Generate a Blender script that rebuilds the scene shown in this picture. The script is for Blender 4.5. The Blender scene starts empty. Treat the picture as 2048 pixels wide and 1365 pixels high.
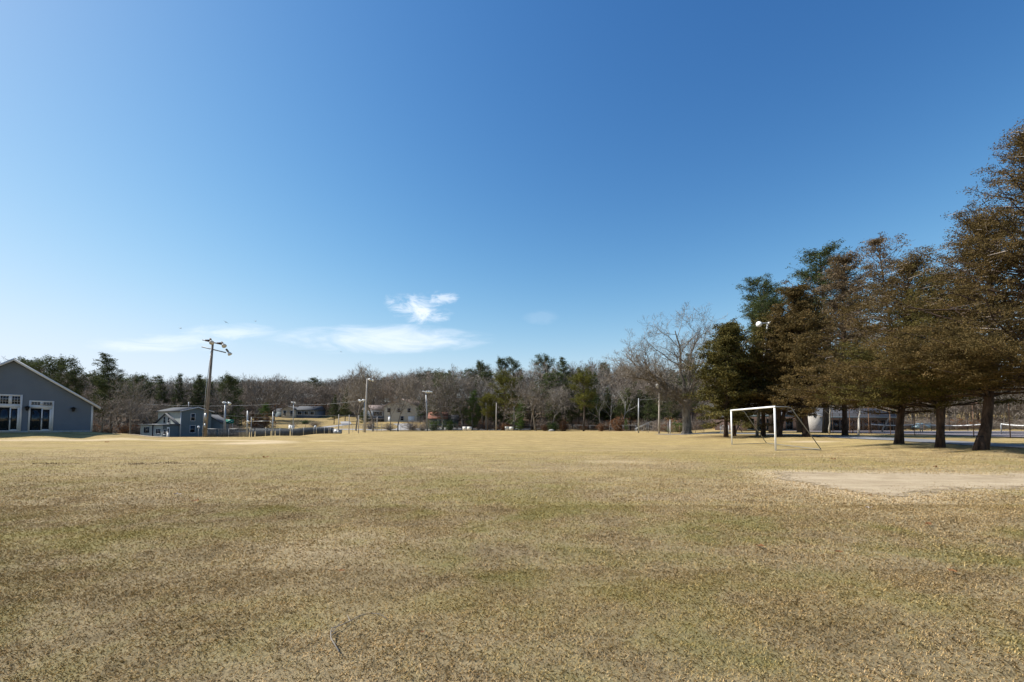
import bpy, math, random
import numpy as np
from mathutils import Vector, Matrix
R = math.radians
SC = bpy.context.scene
COL = SC.collection
random.seed(7)
RNG = np.random.default_rng(11)

# ------------------------------------------------------------------ camera
EYE = 1.4
F = 910.0
PITCH = R(3.0)
SHIFT = 120.3
cp, sp = math.cos(PITCH), math.sin(PITCH)
cam_d = bpy.data.cameras.new('camera'); cam = bpy.data.objects.new('camera', cam_d)
COL.objects.link(cam); SC.camera = cam
cam.location = (0, 0, EYE); cam.rotation_euler = (R(90) + PITCH, 0, 0)
cam_d.sensor_width = 36; cam_d.lens = 16.0; cam_d.shift_y = SHIFT / 2048
cam_d.clip_start = 0.05; cam_d.clip_end = 6000

def X_at(px, Y, z=0.0):
    return (px - 1024) / F * (Y * cp + (z - EYE) * sp)
def Z_at(py, Y):
    v = (682.5 + SHIFT - py) / F
    return EYE + Y * (v * cp + sp) / (cp - v * sp)

# ------------------------------------------------------------------ terrain
COLS = [
 (-2400, [(0,0),(20,0),(26,.4),(34,.75),(80,.7),(200,4),(300,10),(700,20)]),
 (-300, [(0,0),(22,0),(27,.15),(31,.75),(80,.7),(120,.5),(200,4),(300,10),(700,20)]),
 (60,  [(0,0),(32,0),(37.6,.14),(41,.72),(52,.75),(75,.2),(110,0),(200,6),(300,15),(700,24)]),
 (180, [(0,0),(35,0),(40.6,.16),(44.6,.72),(55,.6),(75,-.2),(100,-.4),(180,5),(300,15),(700,24)]),
 (240, [(0,0),(37,.03),(44,.42),(50,.46),(60,.05),(75,-.6),(88,-.85),(120,-.5),(200,6),(300,16),(700,24)]),
 (340, [(0,0),(53,0),(65,-.5),(88,-.85),(130,-.6),(200,6),(300,16),(700,24)]),
 (450, [(0,0),(54,0),(66,-.7),(90,-.8),(115,-.3),(150,1.0),(200,6.5),(300,17),(700,26)]),
 (560, [(0,0),(60,0),(72,-.6),(95,-.5),(120,.3),(140,2),(165,4.3),(190,7),(250,14),(300,19),(700,28)]),
 (650, [(0,0),(74,0),(86,-.4),(100,-.2),(120,.4),(140,1.6),(165,4),(190,7.5),(250,15),(300,20),(700,28)]),
 (780, [(0,0),(100,0),(112,-.2),(125,.3),(148,2.7),(175,4),(220,9),(300,17),(700,26)]),
 (860, [(0,0),(112,0),(120,-.1),(130,1.2),(160,3.4),(220,11),(300,19),(700,28)]),
 (1000,[(0,0),(118,0),(124,-.2),(140,.5),(180,7),(230,14),(300,20),(700,28)]),
 (1200,[(0,0),(102,0),(108,-.1),(130,1),(180,8),(240,16),(300,20),(700,28)]),
 (1340,[(0,0),(76,0),(85,0),(110,.5),(160,5),(220,12),(300,16),(700,22)]),
 (1450,[(0,0),(32,0),(42,.1),(47,.2),(60,.3),(90,.4),(150,2.5),(250,10),(400,16),(700,24)]),
 (1620,[(0,0),(28,0),(36,.15),(42,.3),(50,.35),(100,.4),(130,1),(200,6),(300,12),(700,20)]),
 (1800,[(0,0),(19,0),(23,.15),(26,.32),(32,.32),(60,.35),(100,.4),(130,1),(200,6),(300,12),(700,20)]),
 (2000,[(0,0),(14,0),(17,.12),(19.5,.32),(26,.32),(60,.35),(100,.4),(130,1),(200,6),(300,12),(700,20)]),
 (2600,[(0,0),(8,0),(11,.15),(14,.32),(60,.35),(100,.4),(130,1),(200,6),(300,12),(700,20)]),
 (4500,[(0,0),(4,0),(8,.3),(60,.35),(100,.4),(130,1),(200,6),(300,12),(700,20)]),
]
_US = np.array([(c[0] - 1024) / F for c in COLS])
def _vn(x, y, s):      # smooth undulation
    return np.sin(x * s + 1.3) * np.cos(y * s * .8 + .5) + .5 * np.sin(x * s * 2.3 + y * s * 1.7)
def terrain(x, y):
    x = np.atleast_1d(np.asarray(x, float)); y = np.atleast_1d(np.asarray(y, float))
    yc = np.maximum(y, .5)
    u = np.clip(x / yc, _US[0], _US[-1])
    zs = np.array([np.interp(yc, [k[0] for k in c[1]], [k[1] for k in c[1]]) for c in COLS])
    idx = np.clip(np.searchsorted(_US, u) - 1, 0, len(_US) - 2)
    t = (u - _US[idx]) / (_US[idx + 1] - _US[idx]); t = t * t * (3 - 2 * t)
    ar = np.arange(len(u))
    z = zs[idx, ar] * (1 - t) + zs[idx + 1, ar] * t
    z = np.where(y > .5, z, 0)
    d = np.sqrt(x * x + y * y)
    z = z + .012 * _vn(x, y, .45) * np.clip(d / 12, 0, 1) + .5 * _vn(x, y, .05) * np.clip((d - 150) / 100, 0, 1)
    return z
def tz(x, y): return float(terrain(x, y)[0])

# ------------------------------------------------------------------ mesh builder
class MB:
    def __init__(s): s.V = []; s.F = []; s.R = []; s.M = []; s.n = 0; s.paths = {}
    def add(s, v, f, rnd=None, mi=0):
        v = np.asarray(v, float).reshape(-1, 3); f = np.asarray(f, int)
        if len(f) == 0: return
        s.V.append(v); s.F.append(f + s.n); s.n += len(v)
        s.R.append(np.full(len(f), .5) if rnd is None else np.asarray(rnd, float)); s.M.append(np.full(len(f), mi))
    def box(s, c, d, rot=0, M=None, mi=0):
        x, y, z = d[0] / 2, d[1] / 2, d[2] / 2
        v = np.array([(-x,-y,-z),(x,-y,-z),(x,y,-z),(-x,y,-z),(-x,-y,z),(x,-y,z),(x,y,z),(-x,y,z)])
        if rot:
            c_, s_ = math.cos(rot), math.sin(rot); v = v @ np.array([(c_, s_, 0), (-s_, c_, 0), (0, 0, 1)])
        if M is not None: v = v @ np.array(M).T
        s.add(v + np.array(c), [(0,3,2,1),(4,5,6,7),(0,1,5,4),(1,2,6,5),(2,3,7,6),(3,0,4,7)], mi=mi)
    def beam(s, a, b, w, h, mi=0):     # rectangular bar from a to b
        a = np.array(a, float); b = np.array(b, float); d = b - a; L = np.linalg.norm(d); d /= L
        up = np.array((0, 0, 1.)) if abs(d[2]) < .95 else np.array((0, 1., 0))
        r = np.cross(d, up); r /= np.linalg.norm(r); q = np.cross(r, d)
        v = [p + r * i * w / 2 + q * j * h / 2 for p in (a, b) for i, j in ((-1,-1),(1,-1),(1,1),(-1,1))]
        s.add(v, [(0,1,2,3),(7,6,5,4),(0,4,5,1),(1,5,6,2),(2,6,7,3),(3,7,4,0)], mi=mi)
    def tube(s, pts, rad, sides=6, mi=0):
        pts = np.asarray(pts, float)
        if np.isscalar(rad): rad = [rad] * len(pts)
        s.paths.setdefault((len(pts), sides, mi), []).append((pts, np.asarray(rad, float)))
    def flush(s):
        for (n, k, mi), L in s.paths.items():
            P = np.array([l[0] for l in L]); Rr = np.array([l[1] for l in L]); B = len(L)
            T = np.empty_like(P); T[:, 1:-1] = P[:, 2:] - P[:, :-2]; T[:, 0] = P[:, 1] - P[:, 0]; T[:, -1] = P[:, -1] - P[:, -2]
            T /= np.linalg.norm(T, axis=2, keepdims=True) + 1e-9
            D = (P[:, -1] - P[:, 0]); D /= np.linalg.norm(D, axis=1, keepdims=True) + 1e-9
            ref = np.where(np.abs(D[:, 2:3]) < .8, np.array([[0, 0, 1.]]), np.array([[1., 0, 0]]))[:, None, :]
            A = np.cross(T, np.broadcast_to(ref, T.shape)); A /= np.linalg.norm(A, axis=2, keepdims=True) + 1e-9
            Bn = np.cross(T, A)
            ang = np.arange(k) * 2 * math.pi / k
            if k == 2: ang = np.array([0, math.pi])
            V = P[:, :, None, :] + Rr[:, :, None, None] * (np.cos(ang)[None, None, :, None] * A[:, :, None, :] + np.sin(ang)[None, None, :, None] * Bn[:, :, None, :])
            base = (np.arange(B) * n * k)[:, None, None]
            i = np.arange(n - 1)[None, :, None] * k; j = np.arange(k if k > 2 else 1)[None, None, :]; j2 = (j + 1) % k
            f = np.stack([base + i + j, base + i + j2, base + i + k + j2, base + i + k + j], -1).reshape(-1, 4)
            s.add(V.reshape(-1, 3), f, np.repeat(RNG.random(B), (n - 1) * (k if k > 2 else 1)), mi)
            if k > 4:
                cap = [np.arange(k)[::-1][None, :] + (np.arange(B) * n * k)[:, None], np.arange(k)[None, :] + (np.arange(B) * n * k + (n - 1) * k)[:, None]]
                off = s.n - len(V.reshape(-1, 3))
                for c in cap:
                    s.F.append(c + off); s.R.append(np.full(B, .5)); s.M.append(np.full(B, mi))
        s.paths = {}
    def cyl(s, a, b, r0, r1=None, sides=12, mi=0): s.tube([a, b], [r0, r0 if r1 is None else r1], sides, mi)
    def poly(s, pts, mi=0): s.add(pts, [tuple(range(len(pts)))], mi=mi)
    def prism(s, pts, off, mi=0):   # closed polygon extruded by vector off
        n = len(pts); p = np.array(pts, float); q = p + np.array(off, float)
        s.V.append(np.vstack([p, q])); o = s.n; s.n += 2 * n
        s.F.append(np.array([[o + i for i in range(n)][::-1]])); s.F.append(np.array([[o + n + i for i in range(n)]]))
        s.F.append(np.array([(o + i, o + (i + 1) % n, o + n + (i + 1) % n, o + n + i) for i in range(n)]))
        for k in (1, 1, n): s.R.append(np.full(k, .5)); s.M.append(np.full(k, mi))
    def leaves(s, C, size, per, spread, flat=.7, asp=.35, mi=0, tint=.35, rng=RNG):
        C = np.asarray(C, float); n = len(C) * per
        if n == 0: return
        cen = np.repeat(C, per, 0) + rng.normal(0, 1, (n, 3)) * np.array((spread, spread, spread * flat))
        cl = np.repeat(rng.random(len(C)), per)
        d = rng.normal(0, 1, (n, 3)); d[:, 2] *= .7; d /= np.linalg.norm(d, axis=1, keepdims=True)
        w = np.cross(d, rng.normal(0, 1, (n, 3))); w /= np.linalg.norm(w, axis=1, keepdims=True)
        L = size * (.6 + .8 * rng.random(n))[:, None]
        V = np.stack([cen - d * L / 2, cen + w * L * asp / 2 - d * L * .1, cen + d * L / 2, cen - w * L * asp / 2 + d * L * .1], 1)
        s.add(V.reshape(-1, 3), np.arange(n * 4).reshape(-1, 4), cl * (1 - tint) + rng.random(n) * tint, mi)
    def merged(s, o, loc, rz, sc, mi_off=0):
        o.flush()
        c_, s_ = math.cos(rz), math.sin(rz); M = np.array([(c_, -s_, 0), (s_, c_, 0), (0, 0, 1)])
        off = s.n
        for v in o.V: s.V.append((v * np.array(sc)) @ M.T + np.array(loc))
        for f in o.F: s.F.append(f + off)
        j = RNG.random() * .5 - .25
        for r in o.R: s.R.append(np.clip(r + j, 0, 1))
        for m in o.M: s.M.append(m + mi_off)
        s.n += o.n
    def mesh(s, name, mats, smooth=False):
        s.flush()
        me = bpy.data.meshes.new(name)
        V = np.vstack(s.V)
        cnt = np.concatenate([np.full(len(f), f.shape[1]) for f in s.F]); idx = np.concatenate([f.ravel() for f in s.F])
        me.vertices.add(len(V)); me.vertices.foreach_set('co', V.ravel().astype(np.float32))
        me.loops.add(len(idx)); me.loops.foreach_set('vertex_index', idx.astype(np.int32))
        me.polygons.add(len(cnt)); st = np.concatenate([[0], np.cumsum(cnt)[:-1]])
        me.polygons.foreach_set('loop_start', st.astype(np.int32)); me.polygons.foreach_set('loop_total', cnt.astype(np.int32))
        for m in (mats if isinstance(mats, (list, tuple)) else [mats]): me.materials.append(m)
        me.polygons.foreach_set('material_index', np.concatenate(s.M).astype(np.int32))
        if smooth: me.polygons.foreach_set('use_smooth', np.ones(len(cnt), bool))
        me.update(calc_edges=True); me.validate()
        if len(me.polygons) == len(cnt):
            a = me.attributes.new('rnd', 'FLOAT', 'FACE'); a.data.foreach_set('value', np.concatenate(s.R).astype(np.float32))
        return me
    def build(s, name, mats, parent=None, smooth=False, loc=None, label=None):
        o = bpy.data.objects.new(name, s.mesh(name, mats, smooth)); COL.objects.link(o)
        if parent: o.parent = parent
        if loc is not None: o.location = loc
        if label: o['label'] = label
        return o

def tag(o, label=None, cat=None, group=None, kind=None):
    if label: o['label'] = label
    if cat: o['category'] = cat
    if group: o['group'] = group
    if kind: o['kind'] = kind
    return o
def thing(name, label, cat, loc=(0, 0, 0), rz=0, group=None):
    o = bpy.data.objects.new(name, None); COL.objects.link(o); o.location = loc; o.rotation_euler = (0, 0, rz); o.empty_display_size = .2
    return tag(o, label, cat, group)
def dup(root, loc, rz, sc=None, label=None, group=None):
    r = root.copy(); COL.objects.link(r); r.location = loc; r.rotation_euler = (0, 0, rz)
    if sc is not None: r.scale = sc
    if label: r['label'] = label
    if group: r['group'] = group
    for ch in list(root.children):
        c = ch.copy(); COL.objects.link(c); c.parent = r
        for g in list(ch.children):
            d = g.copy(); COL.objects.link(d); d.parent = c
    return r

# ------------------------------------------------------------------ materials
def newmat(name):
    m = bpy.data.materials.new(name); m.use_nodes = True
    nt = m.node_tree; b = nt.nodes['Principled BSDF']; b.inputs['Specular IOR Level'].default_value = .25
    return m, nt, b
def N(nt, t, **k):
    n = nt.nodes.new(t)
    for a, v in k.items(): setattr(n, a, v)
    return n
def ramp(nt, stops):
    r = N(nt, 'ShaderNodeValToRGB'); e = r.color_ramp.elements
    while len(e) < len(stops): e.new(.5)
    for i, (p, c) in enumerate(stops): e[i].position = p; e[i].color = (*c, 1)
    return r
def noise(nt, scale, detail=4, rough=.6, vec=None, dist=0):
    n = N(nt, 'ShaderNodeTexNoise'); n.inputs['Scale'].default_value = scale; n.inputs['Detail'].default_value = detail
    n.inputs['Roughness'].default_value = rough; n.inputs['Distortion'].default_value = dist
    if vec is not None: nt.links.new(vec, n.inputs['Vector'])
    return n
def mix(nt, fac, a, b, mode='MIX'):
    m = N(nt, 'ShaderNodeMix', data_type='RGBA', blend_type=mode)
    for s, v in ((m.inputs['Factor'], fac), (m.inputs['A'], a), (m.inputs['B'], b)):
        if isinstance(v, (int, float)): s.default_value = v
        elif isinstance(v, tuple): s.default_value = (*v, 1)
        else: nt.links.new(v, s)
    return m.outputs['Result']
def math_(nt, op, a, b=None, clamp=False):
    m = N(nt, 'ShaderNodeMath', operation=op, use_clamp=clamp)
    for i, v in enumerate((a, b)):
        if v is None: continue
        if isinstance(v, (int, float)): m.inputs[i].default_value = v
        else: nt.links.new(v, m.inputs[i])
    return m.outputs[0]
def bump(nt, b, h, strength=.3, dist=.02):
    k = N(nt, 'ShaderNodeBump'); k.inputs['Strength'].default_value = strength; k.inputs['Distance'].default_value = dist
    nt.links.new(h, k.inputs['Height']); nt.links.new(k.outputs[0], b.inputs['Normal'])
def simple(name, c, rough=.7, var=.15, scale=3, metal=0, spec=.25, bmp=0):
    m, nt, b = newmat(name); b.inputs['Roughness'].default_value = rough; b.inputs['Metallic'].default_value = metal
    b.inputs['Specular IOR Level'].default_value = spec
    tc = N(nt, 'ShaderNodeTexCoord'); n = noise(nt, scale, 5, .65, tc.outputs['Object'])
    lo = tuple(x * (1 - var) for x in c); hi = tuple(min(1, x * (1 + var)) for x in c)
    r = ramp(nt, [(.3, lo), (.7, hi)]); nt.links.new(n.outputs['Fac'], r.inputs[0]); nt.links.new(r.outputs[0], b.inputs['Base Color'])
    if bmp: bump(nt, b, n.outputs['Fac'], bmp, .02)
    return m
def leafmat(name, stops, trans=.25):
    m, nt, b = newmat(name); b.inputs['Roughness'].default_value = .75; b.inputs['Specular IOR Level'].default_value = .12
    at = N(nt, 'ShaderNodeAttribute', attribute_name='rnd'); tc = N(nt, 'ShaderNodeTexCoord')
    n = noise(nt, .9, 3, .6, tc.outputs['Object'])
    v = math_(nt, 'ADD', math_(nt, 'MULTIPLY', at.outputs['Fac'], .6), math_(nt, 'MULTIPLY', n.outputs['Fac'], .45))
    r = ramp(nt, stops); nt.links.new(v, r.inputs[0]); nt.links.new(r.outputs[0], b.inputs['Base Color'])
    tr = N(nt, 'ShaderNodeBsdfTranslucent'); nt.links.new(r.outputs[0], tr.inputs['Color'])
    mx = N(nt, 'ShaderNodeMixShader'); mx.inputs[0].default_value = trans
    nt.links.new(b.outputs[0], mx.inputs[1]); nt.links.new(tr.outputs[0], mx.inputs[2])
    nt.links.new(mx.outputs[0], nt.nodes['Material Output'].inputs['Surface'])
    return m
def barkmat(name, c1, c2, scale=6):
    m, nt, b = newmat(name); b.inputs['Roughness'].default_value = .9
    tc = N(nt, 'ShaderNodeTexCoord'); mp = N(nt, 'ShaderNodeMapping'); mp.inputs['Scale'].default_value = (1, 1, .22)
    nt.links.new(tc.outputs['Object'], mp.inputs['Vector'])
    n = noise(nt, scale, 6, .7, mp.outputs[0], .4); n2 = noise(nt, 1.3, 3, .5, tc.outputs['Object'])
    v = math_(nt, 'ADD', math_(nt, 'MULTIPLY', n.outputs['Fac'], .7), math_(nt, 'MULTIPLY', n2.outputs['Fac'], .3))
    r = ramp(nt, [(.38, c1), (.62, c2)]); nt.links.new(v, r.inputs[0]); nt.links.new(r.outputs[0], b.inputs['Base Color'])
    bump(nt, b, n.outputs['Fac'], .8, .05)
    return m

GRASS_STOPS = dict(green=(.098,.10,.034), straw=(.30,.235,.125), tan=(.40,.305,.155), dark=(.115,.092,.048))
def grass_color(nt, vec, jitter=None):
    """colour of the turf from its position on the field"""
    big = noise(nt, .16, 4, .55, vec, .3); mid = noise(nt, 1.1, 5, .65, vec, .2); fine = noise(nt, 9, 5, .75, vec)
    vf = noise(nt, 55, 4, .75, vec)
    sep = N(nt, 'ShaderNodeSeparateXYZ'); nt.links.new(vec, sep.inputs[0])
    far = N(nt, 'ShaderNodeMapRange'); far.inputs['From Min'].default_value = 7; far.inputs['From Max'].default_value = 34
    nt.links.new(sep.outputs['Y'], far.inputs['Value'])
    v = math_(nt, 'ADD', math_(nt, 'MULTIPLY', mid.outputs['Fac'], .5), math_(nt, 'MULTIPLY', fine.outputs['Fac'], .5))
    r = ramp(nt, [(.34, (.20,.155,.085)), (.45, (.30,.235,.132)), (.54, (.40,.315,.18)), (.66, (.52,.42,.255))])
    nt.links.new(v, r.inputs[0])
    gm = ramp(nt, [(.47, (0,0,0)), (.57, (1,1,1))])
    gv = math_(nt, 'ADD', math_(nt, 'MULTIPLY', big.outputs['Fac'], .55), math_(nt, 'MULTIPLY', mid.outputs['Fac'], .45)); nt.links.new(gv, gm.inputs[0])
    gf = math_(nt, 'MULTIPLY', gm.outputs[0], math_(nt, 'SUBTRACT', .85, math_(nt, 'MULTIPLY', far.outputs[0], .5)))
    c = mix(nt, gf, r.outputs[0], (.235,.210,.078))
    # straw and golden tone further out on the field
    farc = ramp(nt, [(.36, (.25,.18,.074)), (.5, (.39,.285,.120)), (.64, (.51,.38,.170))]); nt.links.new(v, farc.inputs[0])
    c = mix(nt, math_(nt, 'MULTIPLY', far.outputs[0], .8), c, farc.outputs[0])
    # mossy yellow streaks
    mp = N(nt, 'ShaderNodeMapping'); mp.inputs['Scale'].default_value = (.03, .22, 1); nt.links.new(vec, mp.inputs[0])
    st = noise(nt, 1.6, 5, .6, mp.outputs[0], .6); sr = ramp(nt, [(.52, (0,0,0)), (.66, (1,1,1))]); nt.links.new(st.outputs['Fac'], sr.inputs[0])
    c = mix(nt, math_(nt, 'MULTIPLY', sr.outputs[0], .4), c, (.34,.265,.075))
    st2 = noise(nt, 2.3, 5, .65, mp.outputs[0], .9); sr2 = ramp(nt, [(.5, (0,0,0)), (.7, (1,1,1))]); nt.links.new(st2.outputs['Fac'], sr2.inputs[0])
    c = mix(nt, math_(nt, 'MULTIPLY', sr2.outputs[0], .35), c, (.27,.195,.13))
    # sandy bare spots and a worn track
    sb = noise(nt, .5, 6, .75, vec, .8); sbr = ramp(nt, [(.66, (0,0,0)), (.74, (1,1,1))]); nt.links.new(sb.outputs['Fac'], sbr.inputs[0])
    c = mix(nt, math_(nt, 'MULTIPLY', sbr.outputs[0], .45), c, (.50,.40,.27))
    mp3 = N(nt, 'ShaderNodeMapping'); mp3.inputs['Scale'].default_value = (.30, 1.1, 1); nt.links.new(vec, mp3.inputs[0])
    s3 = noise(nt, 1.0, 8, .72, mp3.outputs[0], .4); r3 = ramp(nt, [(.32, (.72,.70,.66)), (.5, (1,1,1)), (.68, (1.26,1.24,1.18))]); nt.links.new(s3.outputs['Fac'], r3.inputs[0])
    c = mix(nt, math_(nt, 'ADD', .15, math_(nt, 'MULTIPLY', far.outputs[0], .85)), c, r3.outputs[0], 'MULTIPLY')
    vr = ramp(nt, [(.3, (.42,.42,.42)), (.5, (1,1,1)), (.7, (1.35,1.3,1.2))]); nt.links.new(vf.outputs['Fac'], vr.inputs[0])
    return mix(nt, .85, c, vr.outputs[0], 'MULTIPLY'), fine, vf

def ground_material():
    m, nt, b = newmat('ground'); b.inputs['Roughness'].default_value = .95; b.inputs['Specular IOR Level'].default_value = .08
    geo = N(nt, 'ShaderNodeNewGeometry'); vec = geo.outputs['Position']
    c, fine, vf = grass_color(nt, vec)
    # worn strip of bare turf across the left of the field
    a1 = N(nt, 'ShaderNodeAttribute', attribute_name='litter'); a2 = N(nt, 'ShaderNodeAttribute', attribute_name='worn')
    nw = noise(nt, .9, 6, .7, vec, .5)
    wf = math_(nt, 'MULTIPLY', a2.outputs['Fac'], math_(nt, 'MULTIPLY', nw.outputs['Fac'], 1.9), True)
    c = mix(nt, wf, c, (.58,.45,.28))
    ln = noise(nt, 1.5, 6, .75, vec)
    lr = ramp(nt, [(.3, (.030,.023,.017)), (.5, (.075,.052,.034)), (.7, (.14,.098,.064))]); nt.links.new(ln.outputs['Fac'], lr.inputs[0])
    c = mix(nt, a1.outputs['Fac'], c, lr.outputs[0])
    nt.links.new(c, b.inputs['Base Color'])
    bn = noise(nt, 28, 6, .8, vec)
    hs = math_(nt, 'ADD', bn.outputs['Fac'], math_(nt, 'MULTIPLY', fine.outputs['Fac'], 1.2))
    bump(nt, b, hs, .9, .05)
    return m

def blade_material():
    m, nt, b = newmat('grass_blades'); b.inputs['Roughness'].default_value = .8; b.inputs['Specular IOR Level'].default_value = .1
    geo = N(nt, 'ShaderNodeNewGeometry'); c, _, _ = grass_color(nt, geo.outputs['Position'])
    at = N(nt, 'ShaderNodeAttribute', attribute_name='rnd')
    r = ramp(nt, [(0, (.95,.90,.68)), (.35, (1.38,1.26,1.06)), (.75, (1.75,1.57,1.38)), (1, (2.15,1.92,1.75))]); nt.links.new(at.outputs['Fac'], r.inputs[0])
    nt.links.new(mix(nt, 1.0, c, r.outputs[0], 'MULTIPLY'), b.inputs['Base Color'])
    return m

M = {}
M['ground'] = ground_material(); M['blades'] = blade_material()
def dirtmat():
    m, nt, b = newmat('sandy_dirt'); b.inputs['Roughness'].default_value = .97; b.inputs['Specular IOR Level'].default_value = .05
    geo = N(nt, 'ShaderNodeNewGeometry'); a = noise(nt, .8, 6, .7, geo.outputs['Position'], .5); f = noise(nt, 22, 5, .8, geo.outputs['Position'])
    mp = N(nt, 'ShaderNodeMapping'); mp.inputs['Scale'].default_value = (.25, 1.6, 1); nt.links.new(geo.outputs['Position'], mp.inputs[0]); t = noise(nt, 1.2, 5, .7, mp.outputs[0], .6)
    v = math_(nt, 'ADD', math_(nt, 'MULTIPLY', a.outputs['Fac'], .3), math_(nt, 'ADD', math_(nt, 'MULTIPLY', f.outputs['Fac'], .35), math_(nt, 'MULTIPLY', t.outputs['Fac'], .35)))
    r = ramp(nt, [(.38, (.21,.155,.095)), (.47, (.36,.28,.18)), (.55, (.45,.36,.24)), (.64, (.55,.455,.325))]); nt.links.new(v, r.inputs[0]); nt.links.new(r.outputs[0], b.inputs['Base Color'])
    bump(nt, b, f.outputs['Fac'], .8, .03); return m
M['dirt'] = dirtmat()
M['asphalt'] = simple('asphalt', (.17,.17,.175), .9, .2, 1.5, bmp=.2)
M['pale_asphalt'] = simple('pale_asphalt', (.30,.29,.28), .9, .15, .6)
M['court'] = simple('court', (.20,.17,.165), .85, .12, .5)
M['line'] = simple('line_paint', (.78,.78,.76), .6, .05)
M['bark'] = barkmat('oak_bark', (.10,.085,.07), (.27,.24,.20))
M['bark_pale'] = barkmat('pale_bark', (.26,.24,.21), (.52,.49,.44))
M['bark_dark'] = barkmat('pine_bark', (.045,.035,.028), (.13,.10,.08))
M['cedar_bark'] = barkmat('cedar_bark', (.022,.014,.011), (.11,.072,.052), 7)
M['twig'] = leafmat('twigs', [(.2, (.10,.086,.070)), (.5, (.20,.172,.142)), (.8, (.33,.29,.24))], .0)
M['twig_red'] = leafmat('reddish_twigs', [(.2, (.11,.088,.070)), (.5, (.205,.165,.132)), (.8, (.30,.25,.205))], .0)
M['dead'] = leafmat('dead_twigs', [(.2, (.13,.10,.085)), (.8, (.42,.36,.31))], .0)
M['cedar'] = leafmat('cedar_leaf', [(.15, (.026,.022,.009)), (.42, (.080,.058,.020)), (.62, (.13,.090,.032)), (.9, (.185,.12,.048))])
M['cedar_green'] = leafmat('cedar_green_leaf', [(.15, (.022,.024,.008)), (.45, (.068,.062,.016)), (.65, (.12,.10,.028)), (.9, (.18,.14,.044))])
M['cedar_gray'] = leafmat('cedar_gray_leaf', [(.15, (.050,.037,.020)), (.45, (.13,.092,.050)), (.9, (.26,.19,.115))])
M['pine'] = leafmat('pine_needles', [(.15, (.022,.030,.012)), (.5, (.056,.072,.024)), (.85, (.115,.13,.045))])
M['pine_olive'] = leafmat('olive_needles', [(.15, (.035,.038,.008)), (.5, (.10,.10,.018)), (.85, (.19,.175,.032))])
M['pine_bright'] = leafmat('bright_needles', [(.15, (.03,.05,.012)), (.5, (.07,.115,.025)), (.85, (.13,.19,.05))])
M['russet'] = leafmat('russet_leaves', [(.2, (.07,.035,.018)), (.5, (.16,.075,.035)), (.85, (.30,.145,.06))])
M['white'] = simple('white_paint', (.80,.80,.78), .5, .05)
M['galv'] = simple('galvanised_steel', (.33,.34,.345), .45, .12, 4, metal=.4)
M['pipe_gray'] = simple('gray_pipe', (.22,.23,.24), .5, .15, 4, metal=.2)
M['rust'] = simple('brown_fence_post', (.20,.12,.075), .8, .25, 6)
M['black'] = simple('black_paint', (.012,.012,.013), .6, .2)
M['wood_pole'] = barkmat('pole_wood', (.13,.105,.085), (.26,.22,.18), 5)
M['wood_pale'] = barkmat('weathered_pole', (.30,.27,.24), (.48,.44,.39), 5)
M['siding_blue'] = simple('blue_gray_siding', (.114,.136,.166), .65, .06, .8)
M['siding_cream'] = simple('pale_siding', (.42,.44,.40), .75, .10, .9)
M['siding_slate'] = simple('slate_blue_siding', (.115,.15,.165), .7, .10, .9)
M['siding_tan'] = simple('tan_siding', (.50,.45,.36), .75, .08, .9)
M['trim'] = simple('white_trim', (.54,.545,.55), .55, .05)
M['roof_gray'] = simple('gray_shingles', (.085,.088,.095), .9, .22, 3)
M['roof_brown'] = simple('brown_shingles', (.20,.155,.135), .9, .2, 3)
M['roof_red'] = simple('red_shingles', (.22,.10,.07), .9, .2, 2)
M['brick'] = simple('dark_brick', (.075,.05,.042), .85, .2, 2)
M['curtain'] = simple('curtain', (.30,.29,.23), .9, .2, 4)
M['sign_green'] = simple('sign_green', (.01,.17,.12), .5, .06)
M['bin'] = simple('bleached_board', (.72,.68,.60), .7, .1, 3)
M['carblue'] = simple('car_paint', (.22,.45,.58), .3, .05, spec=.5)
M['rubber'] = simple('rubber', (.02,.02,.02), .8, .1)
M['skin'] = simple('skin', (.45,.28,.2), .6, .05)
M['stone'] = simple('stone', (.33,.31,.28), .9, .25, 5, bmp=.4)
M['lamp_gray'] = simple('lamp_gray', (.50,.50,.49), .5, .15, 3)
M['slat'] = simple('privacy_slat', (.06,.07,.08), .6, .3, 2)
def glassmat():
    m, nt, b = newmat('window_glass'); b.inputs['Base Color'].default_value = (.012,.014,.018, 1); b.inputs['Roughness'].default_value = .06
    b.inputs['Specular IOR Level'].default_value = .5
    tc = N(nt, 'ShaderNodeTexCoord'); n = noise(nt, 1.2, 2, .5, tc.outputs['Object']); bump(nt, b, n.outputs['Fac'], .03, .02); return m
M['glass'] = glassmat()

# ------------------------------------------------------------------ sky and sun
SUN_EL = R(45); SX, SY = -.994, .11          # horizontal direction towards the sun
world = bpy.data.worlds.new('World'); SC.world = world; world.use_nodes = True
wn = world.node_tree; bg = wn.nodes['Background']
sky = wn.nodes.new('ShaderNodeTexSky'); sky.sky_type = 'NISHITA'; sky.sun_disc = False
sky.sun_elevation = SUN_EL; sky.sun_rotation = math.atan2(SX, SY)
sky.air_density = 1.0; sky.dust_density = .38; sky.ozone_density = 2.6; sky.altitude = 0
bg.inputs['Strength'].default_value = .10
tc = N(wn, 'ShaderNodeTexCoord'); sep = N(wn, 'ShaderNodeSeparateXYZ'); wn.links.new(tc.outputs['Generated'], sep.inputs[0])
ym = math_(wn, 'MAXIMUM', sep.outputs['Y'], .02)
uu = math_(wn, 'DIVIDE', sep.outputs['X'], ym); vv = math_(wn, 'DIVIDE', sep.outputs['Z'], ym)
cmb = N(wn, 'ShaderNodeCombineXYZ'); wn.links.new(uu, cmb.inputs[0]); wn.links.new(vv, cmb.inputs[1])
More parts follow.
